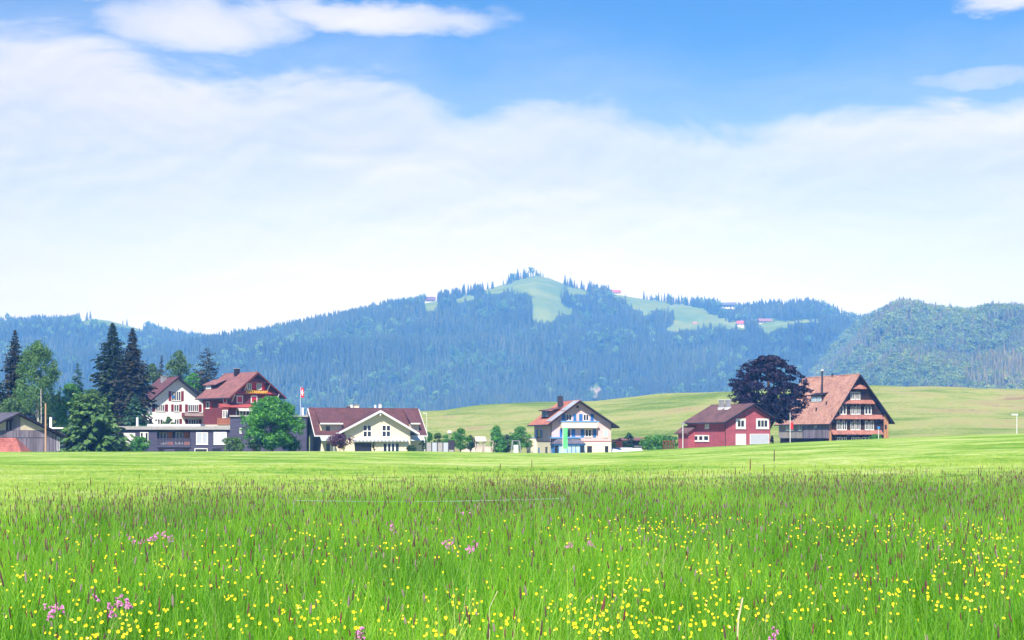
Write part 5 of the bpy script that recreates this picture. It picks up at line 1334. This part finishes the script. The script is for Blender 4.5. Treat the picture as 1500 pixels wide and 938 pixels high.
# pale rock scar at the foot of the hill
ts = np.linspace(0, .4, 400); X_, D_, Z_ = H_MAIN.z(np.full(400, 872.0), ts); j = int(np.argmin(abs(HY - (Z_ - CZ) / D_ * F - 580)))
q = MB(); rr = np.random.default_rng(2); nn = 12
for a in range(nn):
    for b in range(nn):
        u, v = a / (nn - 1) - .5, b / (nn - 1) - .5; edge = max(0, 1 - (abs(u) * 2) ** 2 - (abs(v) * 2) ** 2 * .8)
        q.v.append((u * 17 + rr.normal() * 1.2 - v * 3, v * 9 + rr.normal() * .9 - 3 * edge, v * 21 + rr.normal() * 1.2 + 6 - 5 * (1 - edge)))
for a in range(nn - 1):
    for b in range(nn - 1): q.f.append((a * nn + b, (a + 1) * nn + b, (a + 1) * nn + b + 1, a * nn + b + 1)); q.m.append(0)
o = q.build('rock_scar', 'rock'); o.location = (X_[j], D_[j] - 2, Z_[j]); o.modifiers.new('thickness', 'SOLIDIFY').thickness = 6; tag(o, 'pale bare rock scar at the foot of the forested hill', 'rock')

# ------------------------------------------------------------------ poles, fences, playground
def pole(name, label, cat, px, yb, yt, D, r, m, r2=None):
    o, zb = base_at(px, yb, D); H = at(px, yt, D).z - o.z
    e = empty(name, o, 0, label, cat); MB().tube([(0, 0, 0), (0, 0, H)], [r, r2 or r * .8], 8).build('pole', m, e); return e, H
pole('wooden_pole', 'tall bare wooden pole in front of the weathered barn', 'pole', 66.8, 662, 591, 222, .14, 'pole_wood')
e, H = pole('street_lamp', 'tall thin street lamp at the right end of the cream house', 'street lamp', 625, 661, 606, 285, .06, 'pale_metal'); MB().box(-.75, .1, -.15, .15, H, H + .14).build('lamp_head', 'pale_metal', e)
e, H = pole('street_lamp', 'short lamp with white globe head above the panel fence', 'street lamp', 658.6, 661, 636.5, 300, .08, 'grey_metal')
q = MB(); rings = [(-.02, .1), (.12, .42), (.4, .55), (.68, .42), (.8, .1)]
q.tube([(0, 0, H + a) for a, b in rings], [b for a, b in rings], 10); q.build('globe', 'white_paint', e, smooth=True)
e, H = pole('street_lamp', 'grey street lamp at the left end of the red house', 'street lamp', 1000.3, 656, 622, 262, .09, 'pale_metal'); MB().box(-.35, .35, -.18, .18, H, H + .3).build('lamp_head', 'grey_metal', e)
e, H = pole('street_lamp', 'white street lamp at the right edge on the grassy slope', 'street lamp', 1489.5, 640, 608.5, 235, .075, 'pale_metal'); MB().box(-.85, .12, -.2, .2, H, H + .22).build('lamp_head', 'white_paint', e)
e, H = pole('sign_post', 'short white post with small dark blue box before the farmhouse', 'post', 1287, 646, 628.5, 262, .06, 'white_paint'); MB().box(-.24, .24, -.1, .1, H, H + .45).build('sign_box', 'blue_paint', e)
def flag(e, H, w, h_, cross, side=1):
    q = MB(); nx, nz = 6, 10
    for j in range(nz + 1):
        for i in range(nx + 1):
            f = i / nx; q.v.append((side * (.06 + w * f), .10 * math.sin(f * 6 + j * .35) * f, H - .1 - h_ * j / nz - .25 * f * w))
    for j in range(nz):
        for i in range(nx):
            a = j * (nx + 1) + i; q.f.append((a, a + 1, a + nx + 2, a + nx + 1))
            q.m.append(1 if cross and ((2 <= i <= 3 and 2 <= j <= 7) or (1 <= i <= 4 and 4 <= j <= 5)) else 0)
    o = q.build('flag', ['flag_red', 'flag_white'], e); o.modifiers.new('thickness', 'SOLIDIFY').thickness = .01
e, H = pole('flagpole', 'thin flagpole with red and white flag behind the large maple', 'flagpole', 440.2, 661, 567, 278, .05, 'pale_metal'); flag(e, H, .6, 1.9, True)
e, H = pole('flagpole', 'white flagpole with small red flag in front of the farmhouse', 'flagpole', 1157.4, 650, 605, 258, .06, 'white_paint'); flag(e, H - 1.6, .5, 1.2, False)
# white panel fence with dark uprights and dark net end
o, zb = base_at(624, 661, 268); w = at(664, 0, 268).x - at(623, 0, 268).x; zt = at(0, 648.6, 268).z - o.z; zn = at(0, 645.0, 268).z - o.z
e = empty('panel_fence', o, R(3), 'pale panel fence with dark posts and a dark net end', 'fence')
k = 5
for i in range(k):
    c0, c1 = w * i / k, w * (i + 1) / k
    if i < 4: MB().box(c0 + .12, c1 - .06, 0, .06, .1, zt).build('panel', 'grey_blind' if i % 2 else 'concrete', e)
    else: MB().box(c0 + .12, c1 - .06, 0, .06, zt * .45, zn).build('net', 'dark_net', e); MB().box(c0 + .12, c1 - .06, .07, .12, .1, zt * .42).build('panel', 'concrete', e)
for i in range(k + 1): MB().box(w * i / k - .06, w * i / k + .10, -.05, .12, 0, zn if i > 2 else zt + .1).build('post', 'dark_metal', e)
# beige courtyard wall behind the playground
o, zb = base_at(676, 661, 292); w = at(742, 0, 292).x - at(676, 0, 292).x; zt = at(0, 654, 292).z - o.z
e = empty('courtyard_wall', o, R(1), 'low beige wall running behind the playground', 'wall')
MB().box(0, w, 0, .3, 0, zt).build('wall_body', 'gravel_beige', e); MB().box(-.05, w + .05, -.05, .35, zt + .003, zt + .12).build('coping', 'concrete', e)
# play tower
o, zb = base_at(698, 661, 268); sc = 268 / F; zr, ze, zf = [at(0, y, 268).z - o.z for y in (639.5, 645.5, 655.5)]
e = empty('play_tower', o, R(14), 'small grey wooden play tower with pitched roof', 'play tower'); W_ = 13 * sc
for x in (.1, W_ - .1):
    for y in (0, 1.4): MB().box(x - .07, x + .07, y - .07, y + .07, 0, ze - .02).build('post', 'light_wood', e)
for i in range(6):
    x = .25 + (W_ - .6) * i / 5; MB().box(x, x + .1, -.06, -.01, zf - .4, zf + .75).build('baluster', 'light_wood', e)
MB().box(0, W_, 0, 1.45, zf - .15, zf).build('deck', 'light_wood', e)
fr = (Vector((0, 0, 0)), Vector((0, 1, 0)), Vector((0, 0, 1)), Vector((1, 0, 0)))
MB().prism(fr, [(-.4, ze - .1), (.7, zr), (1.85, ze - .1), (1.85, ze - .2), (.7, zr - .12), (-.4, ze - .2)], -.25, W_ + .2).build('roof', 'light_wood', e)
# swing frame
o, zb = base_at(712, 661, 272); e = empty('swing_frame', o, R(6), 'wooden A frame swing beside the play tower', 'swing'); zt = at(0, 646.5, 272).z - o.z; W_ = 10.5 * 272 / F
MB().tube([(0, 0, zt), (W_, 0, zt)], .07, 6).build('beam', 'light_wood', e)
for x, s_ in ((W_, -1), (W_, 1)): MB().tube([(x, 0, zt - .05), (x + s_ * .4, s_ * .9, 0)], .06, 6).build('leg', 'light_wood', e)
for x in (1.0,): MB().tube([(x, 0, zt), (x, .05, .6)], .02, 4).build('rope', 'dark_metal', e); MB().tube([(x + .5, 0, zt), (x + .5, .05, .6)], .02, 4).build('rope', 'dark_metal', e); MB().box(x - .05, x + .55, -.12, .2, .56, .6).build('seat', 'dark_metal', e)
# glazed play hut / trampoline frame
o, zb = base_at(750, 661, 276); e = empty('climbing_frame', o, R(5), 'grey climbing frame with pale cloth left of the blue shuttered house', 'climbing frame'); zt = at(0, 646, 276).z - o.z; W_ = 11.5 * 276 / F
for x, dx in ((.1, -.35), (W_ - .1, .35)):
    for y in (-.5, .5): MB().tube([(x + dx, y * 1.6, 0), (x, y, zt)], .07, 6).build('leg', 'grey_metal', e)
MB().tube([(.1, -.5, zt), (W_ - .1, -.5, zt)], .07, 6).build('bar', 'grey_metal', e); MB().tube([(.1, .5, zt), (W_ - .1, .5, zt)], .07, 6).build('bar', 'grey_metal', e)
MB().box(.3, W_ - .3, -.02, .02, .5, zt * .75).build('cloth', 'canopy_glass', e)

# ------------------------------------------------------------------ the meadow
def ribbon(V, Q, base, d, H, w, bend, rg, seg=3, tip=.12):
    a = rg.uniform(0, 6.283); sx, sy = math.cos(a), math.sin(a); b = len(V)
    for i in range(seg + 1):
        f = i / seg; ww = w * (1 - (1 - tip) * f ** 1.4) * .5
        x = base[0] + d[0] * bend * f * f; y = base[1] + d[1] * bend * f * f; z = H * (f - .18 * bend / max(H, .05) * f ** 3)
        V += [(x - sx * ww, y - sy * ww, z), (x + sx * ww, y + sy * ww, z)]
    for i in range(seg): Q.append((b + 2 * i, b + 2 * i + 1, b + 2 * i + 3, b + 2 * i + 2))

def tuft(name, seed, n, rad, h0, h1, w, bend, m, seg=3):
    rg = np.random.default_rng(seed); V = []; Q = []
    for i in range(n):
        r = rad * math.sqrt(rg.uniform()); a = rg.uniform(0, 6.283); d = rg.uniform(0, 6.283)
        ribbon(V, Q, (r * math.cos(a), r * math.sin(a)), (math.cos(d), math.sin(d)), rg.uniform(h0, h1), w * rg.uniform(.7, 1.3), bend * rg.uniform(.2, 1.3), rg, seg)
    return proto(name, np.array(V), np.array(Q), [m])

leaf_mat('dry_blades', [(0, (0.22, 0.20, 0.07)), (0.5, (0.40, 0.36, 0.15)), (1, (0.55, 0.48, 0.26))], 0.25, (1, 1, .8), inst=True)
NG_GRASS = scatter_group('meadow_grass', [tuft('tuft_%d' % i, 200 + i, 32, .14, .32, .68, .0088, .26, 'grass_blades') for i in range(5)] + [tuft('tuft_%d' % (5 + i), 220 + i, 16, .14, .55, .86, .0048, .20, 'grass_blades') for i in range(2)] + [tuft('tuft_7', 231, 14, .12, .26, .50, .024, .30, 'grass_blades'), tuft('tuft_8', 232, 9, .16, .45, .78, .0060, .34, 'dry_blades')])
NG_MOWN = scatter_group('mown_grass', [tuft('mown_%d' % i, 240 + i, 26, .17, .05, .12, .009, .07, 'mown_blades', 2) for i in range(3)])
rg = np.random.default_rng(77)
def edge_of(x, D): return np.interp(750 + F * x / np.maximum(D, 3), *EDGE_P)
def spread(d0, d1, dens, ragged=.5):
    hw = lambda D: .415 * D + 2.2
    n = int(dens * 2 * (hw((d0 + d1) / 2)) * (d1 - d0)); D = rg.uniform(d0, d1, n); keep = rg.uniform(0, 1, n) < hw(D) / hw(d1)
    D = D[keep]; x = rg.uniform(-1, 1, len(D)) * hw(D); return x, D
x, D = spread(3.6, 34, 46)
ok = D < edge_of(x, D) + .5 * fbm(x, D, 91, 3.0, 3); x, D = x[ok], D[ok]
n = len(x); gz = ground_z(x, D); pt = fbm(x, D, 93, 3.5, 3)
s = (1 + .20 * pt + rg.normal(size=n) * .10)
kind = rg.uniform(0, 1, n); idx = np.where(kind < .2, rg.integers(5, 7, n), rg.integers(0, 5, n)); idx = np.where(kind > .955, 8, idx); idx = np.where((kind > .86) & (kind <= .955), 7, idx)
scatter_object('meadow_grass', NG_GRASS, np.stack([x, D, gz - .01], -1), np.stack([rg.normal(size=n) * .08, rg.normal(size=n) * .08, rg.uniform(0, 6.28, n)], -1), np.stack([np.ones(n), np.ones(n), s], -1), idx, 'tall bright green meadow grass filling the foreground', 'grass')
print('tufts', n)
xs, Ds = [], []
for d0, d1, de in ((19, 34, 16), (34, 50, 9), (50, 80, 4)):
    a, b = spread(d0, d1, de); k = b > edge_of(a, b) - .3; xs.append(a[k]); Ds.append(b[k])
x, D = np.concatenate(xs), np.concatenate(Ds); n = len(x)
s = 1 + .3 * fbm(x, D, 95, 5, 3)
scatter_object('mown_grass', NG_MOWN, np.stack([x, D, ground_z(x, D) - .005], -1), np.stack([rg.normal(size=n) * .1, rg.normal(size=n) * .1, rg.uniform(0, 6.28, n)], -1), np.stack([np.ones(n) * 1.2, np.ones(n) * 1.2, s], -1), rg.integers(0, 3, n), 'short pale mown grass beyond the tall meadow', 'grass')
print('mown', n)

ORD = 'leftmost second third fourth fifth sixth seventh eighth ninth tenth eleventh twelfth thirteenth fourteenth fifteenth sixteenth seventeenth'.split()
def place(px, py):
    a = ['at the far left', 'left of the middle', 'in the middle', 'right of the middle', 'at the far right'][min(4, int(px / 300))]
    return a + (' along the bottom edge' if py > 900 else ' near the bottom' if py > 860 else ' in the nearer grass' if py > 820 else ' in the farther grass')
def head_mesh(name, seed, H, hl, hr, mh, lean):
    rg_ = random.Random(seed); q = MB()
    p = [(lean * f * f, 0, H * f) for f in (0, .4, .75, 1)]
    q.tube(p, [.0022, .0020, .0016, .0014], 3, 0)
    d = Vector((lean * .5, 0, 1)).normalized(); b = Vector(p[-1])
    rings = [(0, .25), (.12, .8), (.35, 1), (.65, .92), (.88, .6), (1, .15)]
    q.tube([b + d * hl * f for f, r in rings], [hr * r * rg_.uniform(.85, 1.15) for f, r in rings], 5, 1)
    me = bpy.data.meshes.new(name); me.from_pydata(q.v, [], q.f); me.materials.append(M['stem']); me.materials.append(M[mh]); me.polygons.foreach_set('material_index', q.m); me.update()
    return me
HEADS = [head_mesh('foxtail_%d' % i, i, 1.0, [.075, .06, .09, .07, .05, .085][i], [.0050, .0046, .0052, .0060, .0044, .0040][i], ['seed_head', 'red_seed_head', 'seed_head', 'pale_seed_head', 'green_seed_head', 'red_seed_head'][i], [.06, .12, .03, .16, .09, .05][i]) for i in range(6)]
NG_HEAD = scatter_group('seed_heads', [bpy.data.objects.new('foxtail_proto_%d' % i, m_) for i, m_ in enumerate(HEADS)])
x, D = spread(4.6, 34, 135); ok = D < edge_of(x, D) + .55 * fbm(x, D, 91, 3.0, 3) + rg.exponential(.35, len(D)); x, D = x[ok], D[ok]
dens = fbm(x, D, 97, 4.0, 3); ok = rg.uniform(0, 1, len(x)) < np.clip(.55 + .55 * dens, .12, 1) * np.interp(D, [5, 10, 15, 22], [.17, .36, .72, 1]); x, D = x[ok], D[ok]
n = len(x); hgt = rg.uniform(.52, .86, n) + .10 * (rg.uniform(0, 1, n) < .1)
idx = rg.integers(0, 6, n); gz = ground_z(x, D); az = rg.uniform(0, 6.28, n); tl = rg.normal(size=(n, 2)) * .11
py = HY + (CZ - gz - hgt) / D * F; px = 750 + F * x / D
vis = (px > 2) & (px < 1498) & (py < 934); near = np.where(vis, D, 1e9); order = np.argsort(near)
one = order[:300]; rest = order[300:]
for j in one:
    o = link('foxtail', HEADS[idx[j]]); o.location = (x[j], D[j], gz[j]); o.rotation_euler = (tl[j, 0], tl[j, 1], az[j]); s = hgt[j]; o.scale = (1.0, 1.0, s)
    tag(o, 'brown seed head on a thin stem ' + place(px[j], py[j]), 'grass seed head', 'seed heads standing above the near meadow')
scatter_object('seed_grass', NG_HEAD, np.stack([x[rest], D[rest], gz[rest]], -1), np.stack([tl[rest, 0], tl[rest, 1], az[rest]], -1), np.stack([np.ones(len(rest)), np.ones(len(rest)), hgt[rest]], -1), idx[rest], 'thin brown seed heads rising above the far meadow edge', 'grass')
print('heads', n)
# a few very tall stalks that stand clear against the mown field
for k, (px, yt, D_) in enumerate([(1128.5, 660, 13.5), (1098, 672, 12.5), (1085.5, 684, 17), (1122, 681, 16), (131, 700, 15), (724, 678, 17), (779, 675, 18), (843, 690, 20), (1436, 684, 16)]):
    z = at(px, yt, D_); H = z.z - float(ground_z(z.x, D_)); o = link('tall_seed_stalk', HEADS[(2, 5, 0)[k % 3]]); o.location = (z.x, D_, float(ground_z(z.x, D_))); o.scale = (1.2, 1.2, H / 1.08); o.rotation_euler = (0, 0, k * 1.3)
    tag(o, 'tall dark seed stalk against the mown field ' + ['below the red house garage door', 'below the red house left of its doors', 'second left of the tallest stalk', 'just left of the tallest stalk', 'far left below the broad conifer', 'below the swing frame', 'below the blue shuttered house', 'short below the winter garden', 'at the far right'][k], 'grass stalk', 'tall stalks above the meadow edge')

# flowers
def flower_mesh(name, seed):
    rg_ = random.Random(seed); q = MB(); lean = rg_.uniform(.01, .05); q.tube([(0, 0, 0), (lean * .3, 0, .5), (lean, 0, .985)], [.0022, .0018, .0013], 3, 0)
    c = Vector((lean, 0, 1.0)); t = Matrix.Rotation(rg_.uniform(.35, 1.25), 3, 'X') @ Matrix.Rotation(rg_.uniform(-.3, .3), 3, 'Y')
    for i in range(5):
        a = 2 * math.pi * i / 5; u = Vector((math.cos(a), math.sin(a), 0)); v = Vector((-math.sin(a), math.cos(a), 0)); z = Vector((0, 0, 1))
        S_ = Matrix.Diagonal((1, 1, 0.80)); P = [u * .0015 - z * .004, u * .0085 - v * .0072 + z * .002, u * .0145 - v * .0045 + z * .0075, u * .0145 + v * .0045 + z * .0075, u * .0085 + v * .0072 + z * .002]
        q.add([c + S_ @ (t @ p) for p in P], [(0, 1, 2, 3, 4)], 1)
    q.add([c + S_ @ t @ Vector((.004 * math.cos(k), .004 * math.sin(k), .004)) for k in (0, 1.57, 3.14, 4.71)], [(0, 1, 2, 3)], 1)
    me = bpy.data.meshes.new(name); me.from_pydata(q.v, [], q.f); me.materials.append(M['stem']); me.materials.append(M['buttercup_yellow']); me.polygons.foreach_set('material_index', q.m); me.update(); return me
BUT = [flower_mesh('buttercup_%d' % i, i) for i in range(6)]
def robin_mesh(name, seed):
    rg_ = random.Random(seed); q = MB(); q.tube([(0, 0, 0), (.01, 0, .95)], [.0025, .0018], 3, 0)
    for k in range(3):
        c = Vector((.018 * math.cos(k * 2.1), .018 * math.sin(k * 2.1), 1.0 + rg_.uniform(-.05, .05))); q.tube([(.01, 0, .95), c], [.0014, .001], 3, 0)
        for i in range(14):
            u = Vector((rg_.gauss(0, 1), rg_.gauss(0, 1), rg_.gauss(0.2, 1))).normalized(); v = u.cross(Vector((rg_.gauss(0, 1), rg_.gauss(0, 1), rg_.gauss(0, 1)))).normalized(); l_ = rg_.uniform(.012, .021)
            S2 = Matrix.Diagonal((1, 1, 1.25))
            q.add([c, c + S2 @ (u * l_ * .5 - v * .0045), c + S2 @ (u * l_), c + S2 @ (u * l_ * .5 + v * .0045)], [(0, 1, 2, 3)], 1)
    me = bpy.data.meshes.new(name); me.from_pydata(q.v, [], q.f); me.materials.append(M['stem']); me.materials.append(M['robin_pink']); me.polygons.foreach_set('material_index', q.m); me.update(); return me
ROB = [robin_mesh('robin_%d' % i, i) for i in range(4)]
YC = [(40, 880, 26, 40, 30), (60, 805, 14, 50, 22), (130, 850, 26, 60, 30), (215, 905, 26, 60, 22), (120, 925, 20, 90, 12), (260, 800, 22, 70, 20), (330, 830, 20, 50, 25), (300, 880, 18, 60, 25),
      (400, 800, 16, 60, 18), (440, 905, 26, 30, 18), (490, 890, 22, 25, 22), (560, 800, 20, 50, 6), (460, 770, 16, 30, 20), (640, 775, 18, 60, 20), (615, 920, 20, 30, 12), (700, 900, 16, 40, 20), (690, 880, 14, 20, 10),
      (860, 905, 40, 45, 18), (900, 890, 40, 40, 22), (960, 915, 40, 60, 16), (840, 925, 24, 70, 10), (900, 845, 16, 20, 12), (960, 775, 60, 45, 16), (900, 770, 30, 40, 12), (1030, 830, 14, 20, 10), (1060, 880, 26, 30, 16),
      (1040, 775, 20, 40, 14), (1160, 870, 16, 40, 16), (1165, 770, 30, 40, 14), (1225, 785, 20, 30, 12), (1260, 850, 10, 14, 6), (1300, 872, 30, 40, 14), (1350, 780, 40, 50, 14), (1290, 770, 20, 60, 12), (1440, 800, 44, 34, 20),
      (1410, 820, 16, 14, 5), (1450, 850, 40, 30, 14), (1490, 780, 20, 20, 20), (1430, 885, 14, 30, 8), (1330, 905, 8, 60, 16), (1190, 895, 20, 60, 20), (750, 800, 60, 500, 36), (750, 870, 60, 500, 40), (220, 925, 30, 200, 10)]
fl = []
for cx, cy, n_, sx, sy in YC:
    for k in range(int(n_ * 1.35)):
        px, py = rg.normal(cx, sx * 1.05 + 8), rg.normal(cy, sy * .95 + 3)
        if py < 752 or py > 937: continue
        hz = rg.uniform(.56, .80); D_ = (CZ - hz) * F / (py - HY); x_ = (px - 750) / F * D_
        if D_ > 5.4 and D_ < edge_of(x_, D_) - 1: fl.append((D_, x_, hz, px, py))
fl.sort(); far = []
for k, (D_, x_, hz, px, py) in enumerate([f_ for f_ in fl]):
    if k < 300 and 3 < px < 1497 and py < 935:
        o = link('buttercup', BUT[k % 6]); o.location = (x_, D_, 0); g = rg.uniform(.30, .62); o.scale = (g, g, hz); o.rotation_euler = (0, 0, rg.uniform(-.9, .9))
        tag(o, 'yellow buttercup on a thin stem ' + place(px, py), 'buttercup', 'buttercups scattered through the near meadow')
    else: far.append((x_, D_, hz))
far = np.array(far); n = len(far); NG_BUT = scatter_group('buttercups', [bpy.data.objects.new('buttercup_proto_%d' % i, m_) for i, m_ in enumerate(BUT)])
g = rg.uniform(.38, .70, n)
scatter_object('buttercup_patch', NG_BUT, np.stack([far[:, 0], far[:, 1], np.zeros(n)], -1), np.stack([np.zeros(n), np.zeros(n), rg.uniform(-.9, .9, n)], -1), np.stack([g, g, far[:, 2]], -1), rg.integers(0, 6, n), 'small yellow buttercup dots farther back in the meadow', 'flowers')
print('buttercups', len(fl))
k = 0
for cx, cy, n_, sx, sy, lab in [(232, 790, 13, 26, 10, 'pink ragged flower in the cluster left of the meadow middle'), (80, 892, 5, 10, 10, 'pink ragged flower in the low cluster at far left'), (175, 885, 8, 26, 12, 'pink ragged flower among buttercups in the lower left meadow'),
                          (572, 774, 5, 7, 7, 'pale pink flower in the small cluster below the wire'), (654, 796, 4, 5, 5, 'bright pink flower standing alone near the meadow middle'), (690, 803, 5, 14, 4, 'pale pink flower in the flat cluster near the meadow middle'),
                          (835, 799, 4, 7, 4, 'pink flower in the pair of clusters right of the meadow middle'), (866, 800, 3, 4, 6, 'pink flower on the right side of the paired clusters'), (525, 925, 3, 6, 6, 'pink flower at the bottom edge left of the meadow middle'), (1133, 931, 2, 3, 3, 'pink flower at the bottom edge right of the straw stalk'), (685, 748, 4, 12, 5, 'tiny pink flower just below the wire')]:
    for j in range(n_):
        px, py = rg.normal(cx, sx * .65), rg.normal(cy, sy * .45); hz = rg.uniform(.62, .76); D_ = (CZ - hz) * F / (py - HY); o = link('ragged_robin', ROB[k % 4]); k += 1
        o.location = ((px - 750) / F * D_, D_, 0); g = rg.uniform(.62, .98); o.scale = (g, g, hz); o.rotation_euler = (0, 0, rg.uniform(0, 6)); tag(o, lab, 'flower', lab.replace('flower', 'flowers'))
# bent straw stalk
a = at(1080, 938, 6.9); b = at(1088, 876, 6.9)
o = MB().tube([(a.x - .02, 6.9, 0), (a.x, 6.9, a.z), (a.x + .005, 6.9, (a.z + b.z) / 2), (b.x, 6.9, b.z)], [.004, .005, .006, .004], 5).build('straw_stalk', 'straw'); tag(o, 'single pale dry straw stalk standing in the lower right meadow', 'stalk')
a = at(717, 890, 7.8); b = at(729, 866, 7.8); o = MB().tube([(a.x, 7.8, 0), (a.x, 7.8, a.z), (b.x, 7.8, b.z)], [.002, .002, .002], 5).build('straw_stalk', 'straw'); tag(o, 'short slanted straw piece right of the meadow middle', 'stalk')
# fence wire on two thin posts
A, Bp = at(430, 733.5, 21.5), at(826, 730.5, 21.5)
e = empty('wire_fence', (A.x, A.y, 0), 0, 'thin pale green wire stretched through the far meadow grass', 'fence')
pts = [(A.lerp(Bp, f) - Vector((A.x, A.y, 0)) - Vector((0, 0, .03 * math.sin(f * math.pi)))) for f in np.linspace(0, 1, 14)]
MB().tube(pts, .0055, 6).build('wire', 'wire', e)
for p in (pts[0], pts[-1]): MB().tube([(p.x, p.y, 0), (p.x, p.y, p.z + .02)], .006, 6).build('post', 'wire', e)

# ------------------------------------------------------------------ haze: one closed box of pale air
def make_haze():
    m = bpy.data.materials.new('air'); m.use_nodes = True
    T = NT(m.node_tree); T.n.clear()
    out = T.new('ShaderNodeOutputMaterial'); v = T.new('ShaderNodeVolumePrincipled')
    v.inputs['Color'].default_value = (0.10, 0.33, 1.0, 1); v.inputs['Density'].default_value = 2.15e-4
    v.inputs['Absorption Color'].default_value = (1, 1, 1, 1); v.inputs['Anisotropy'].default_value = -0.5
    T.l.new(v.outputs[0], out.inputs['Volume'])
    MATS['air'] = m
    b = MB().box(-5800, 5800, -60, 6300, -12, 452)
    o = b.build('haze', 'air'); tag(o, kind='stuff')
make_haze()
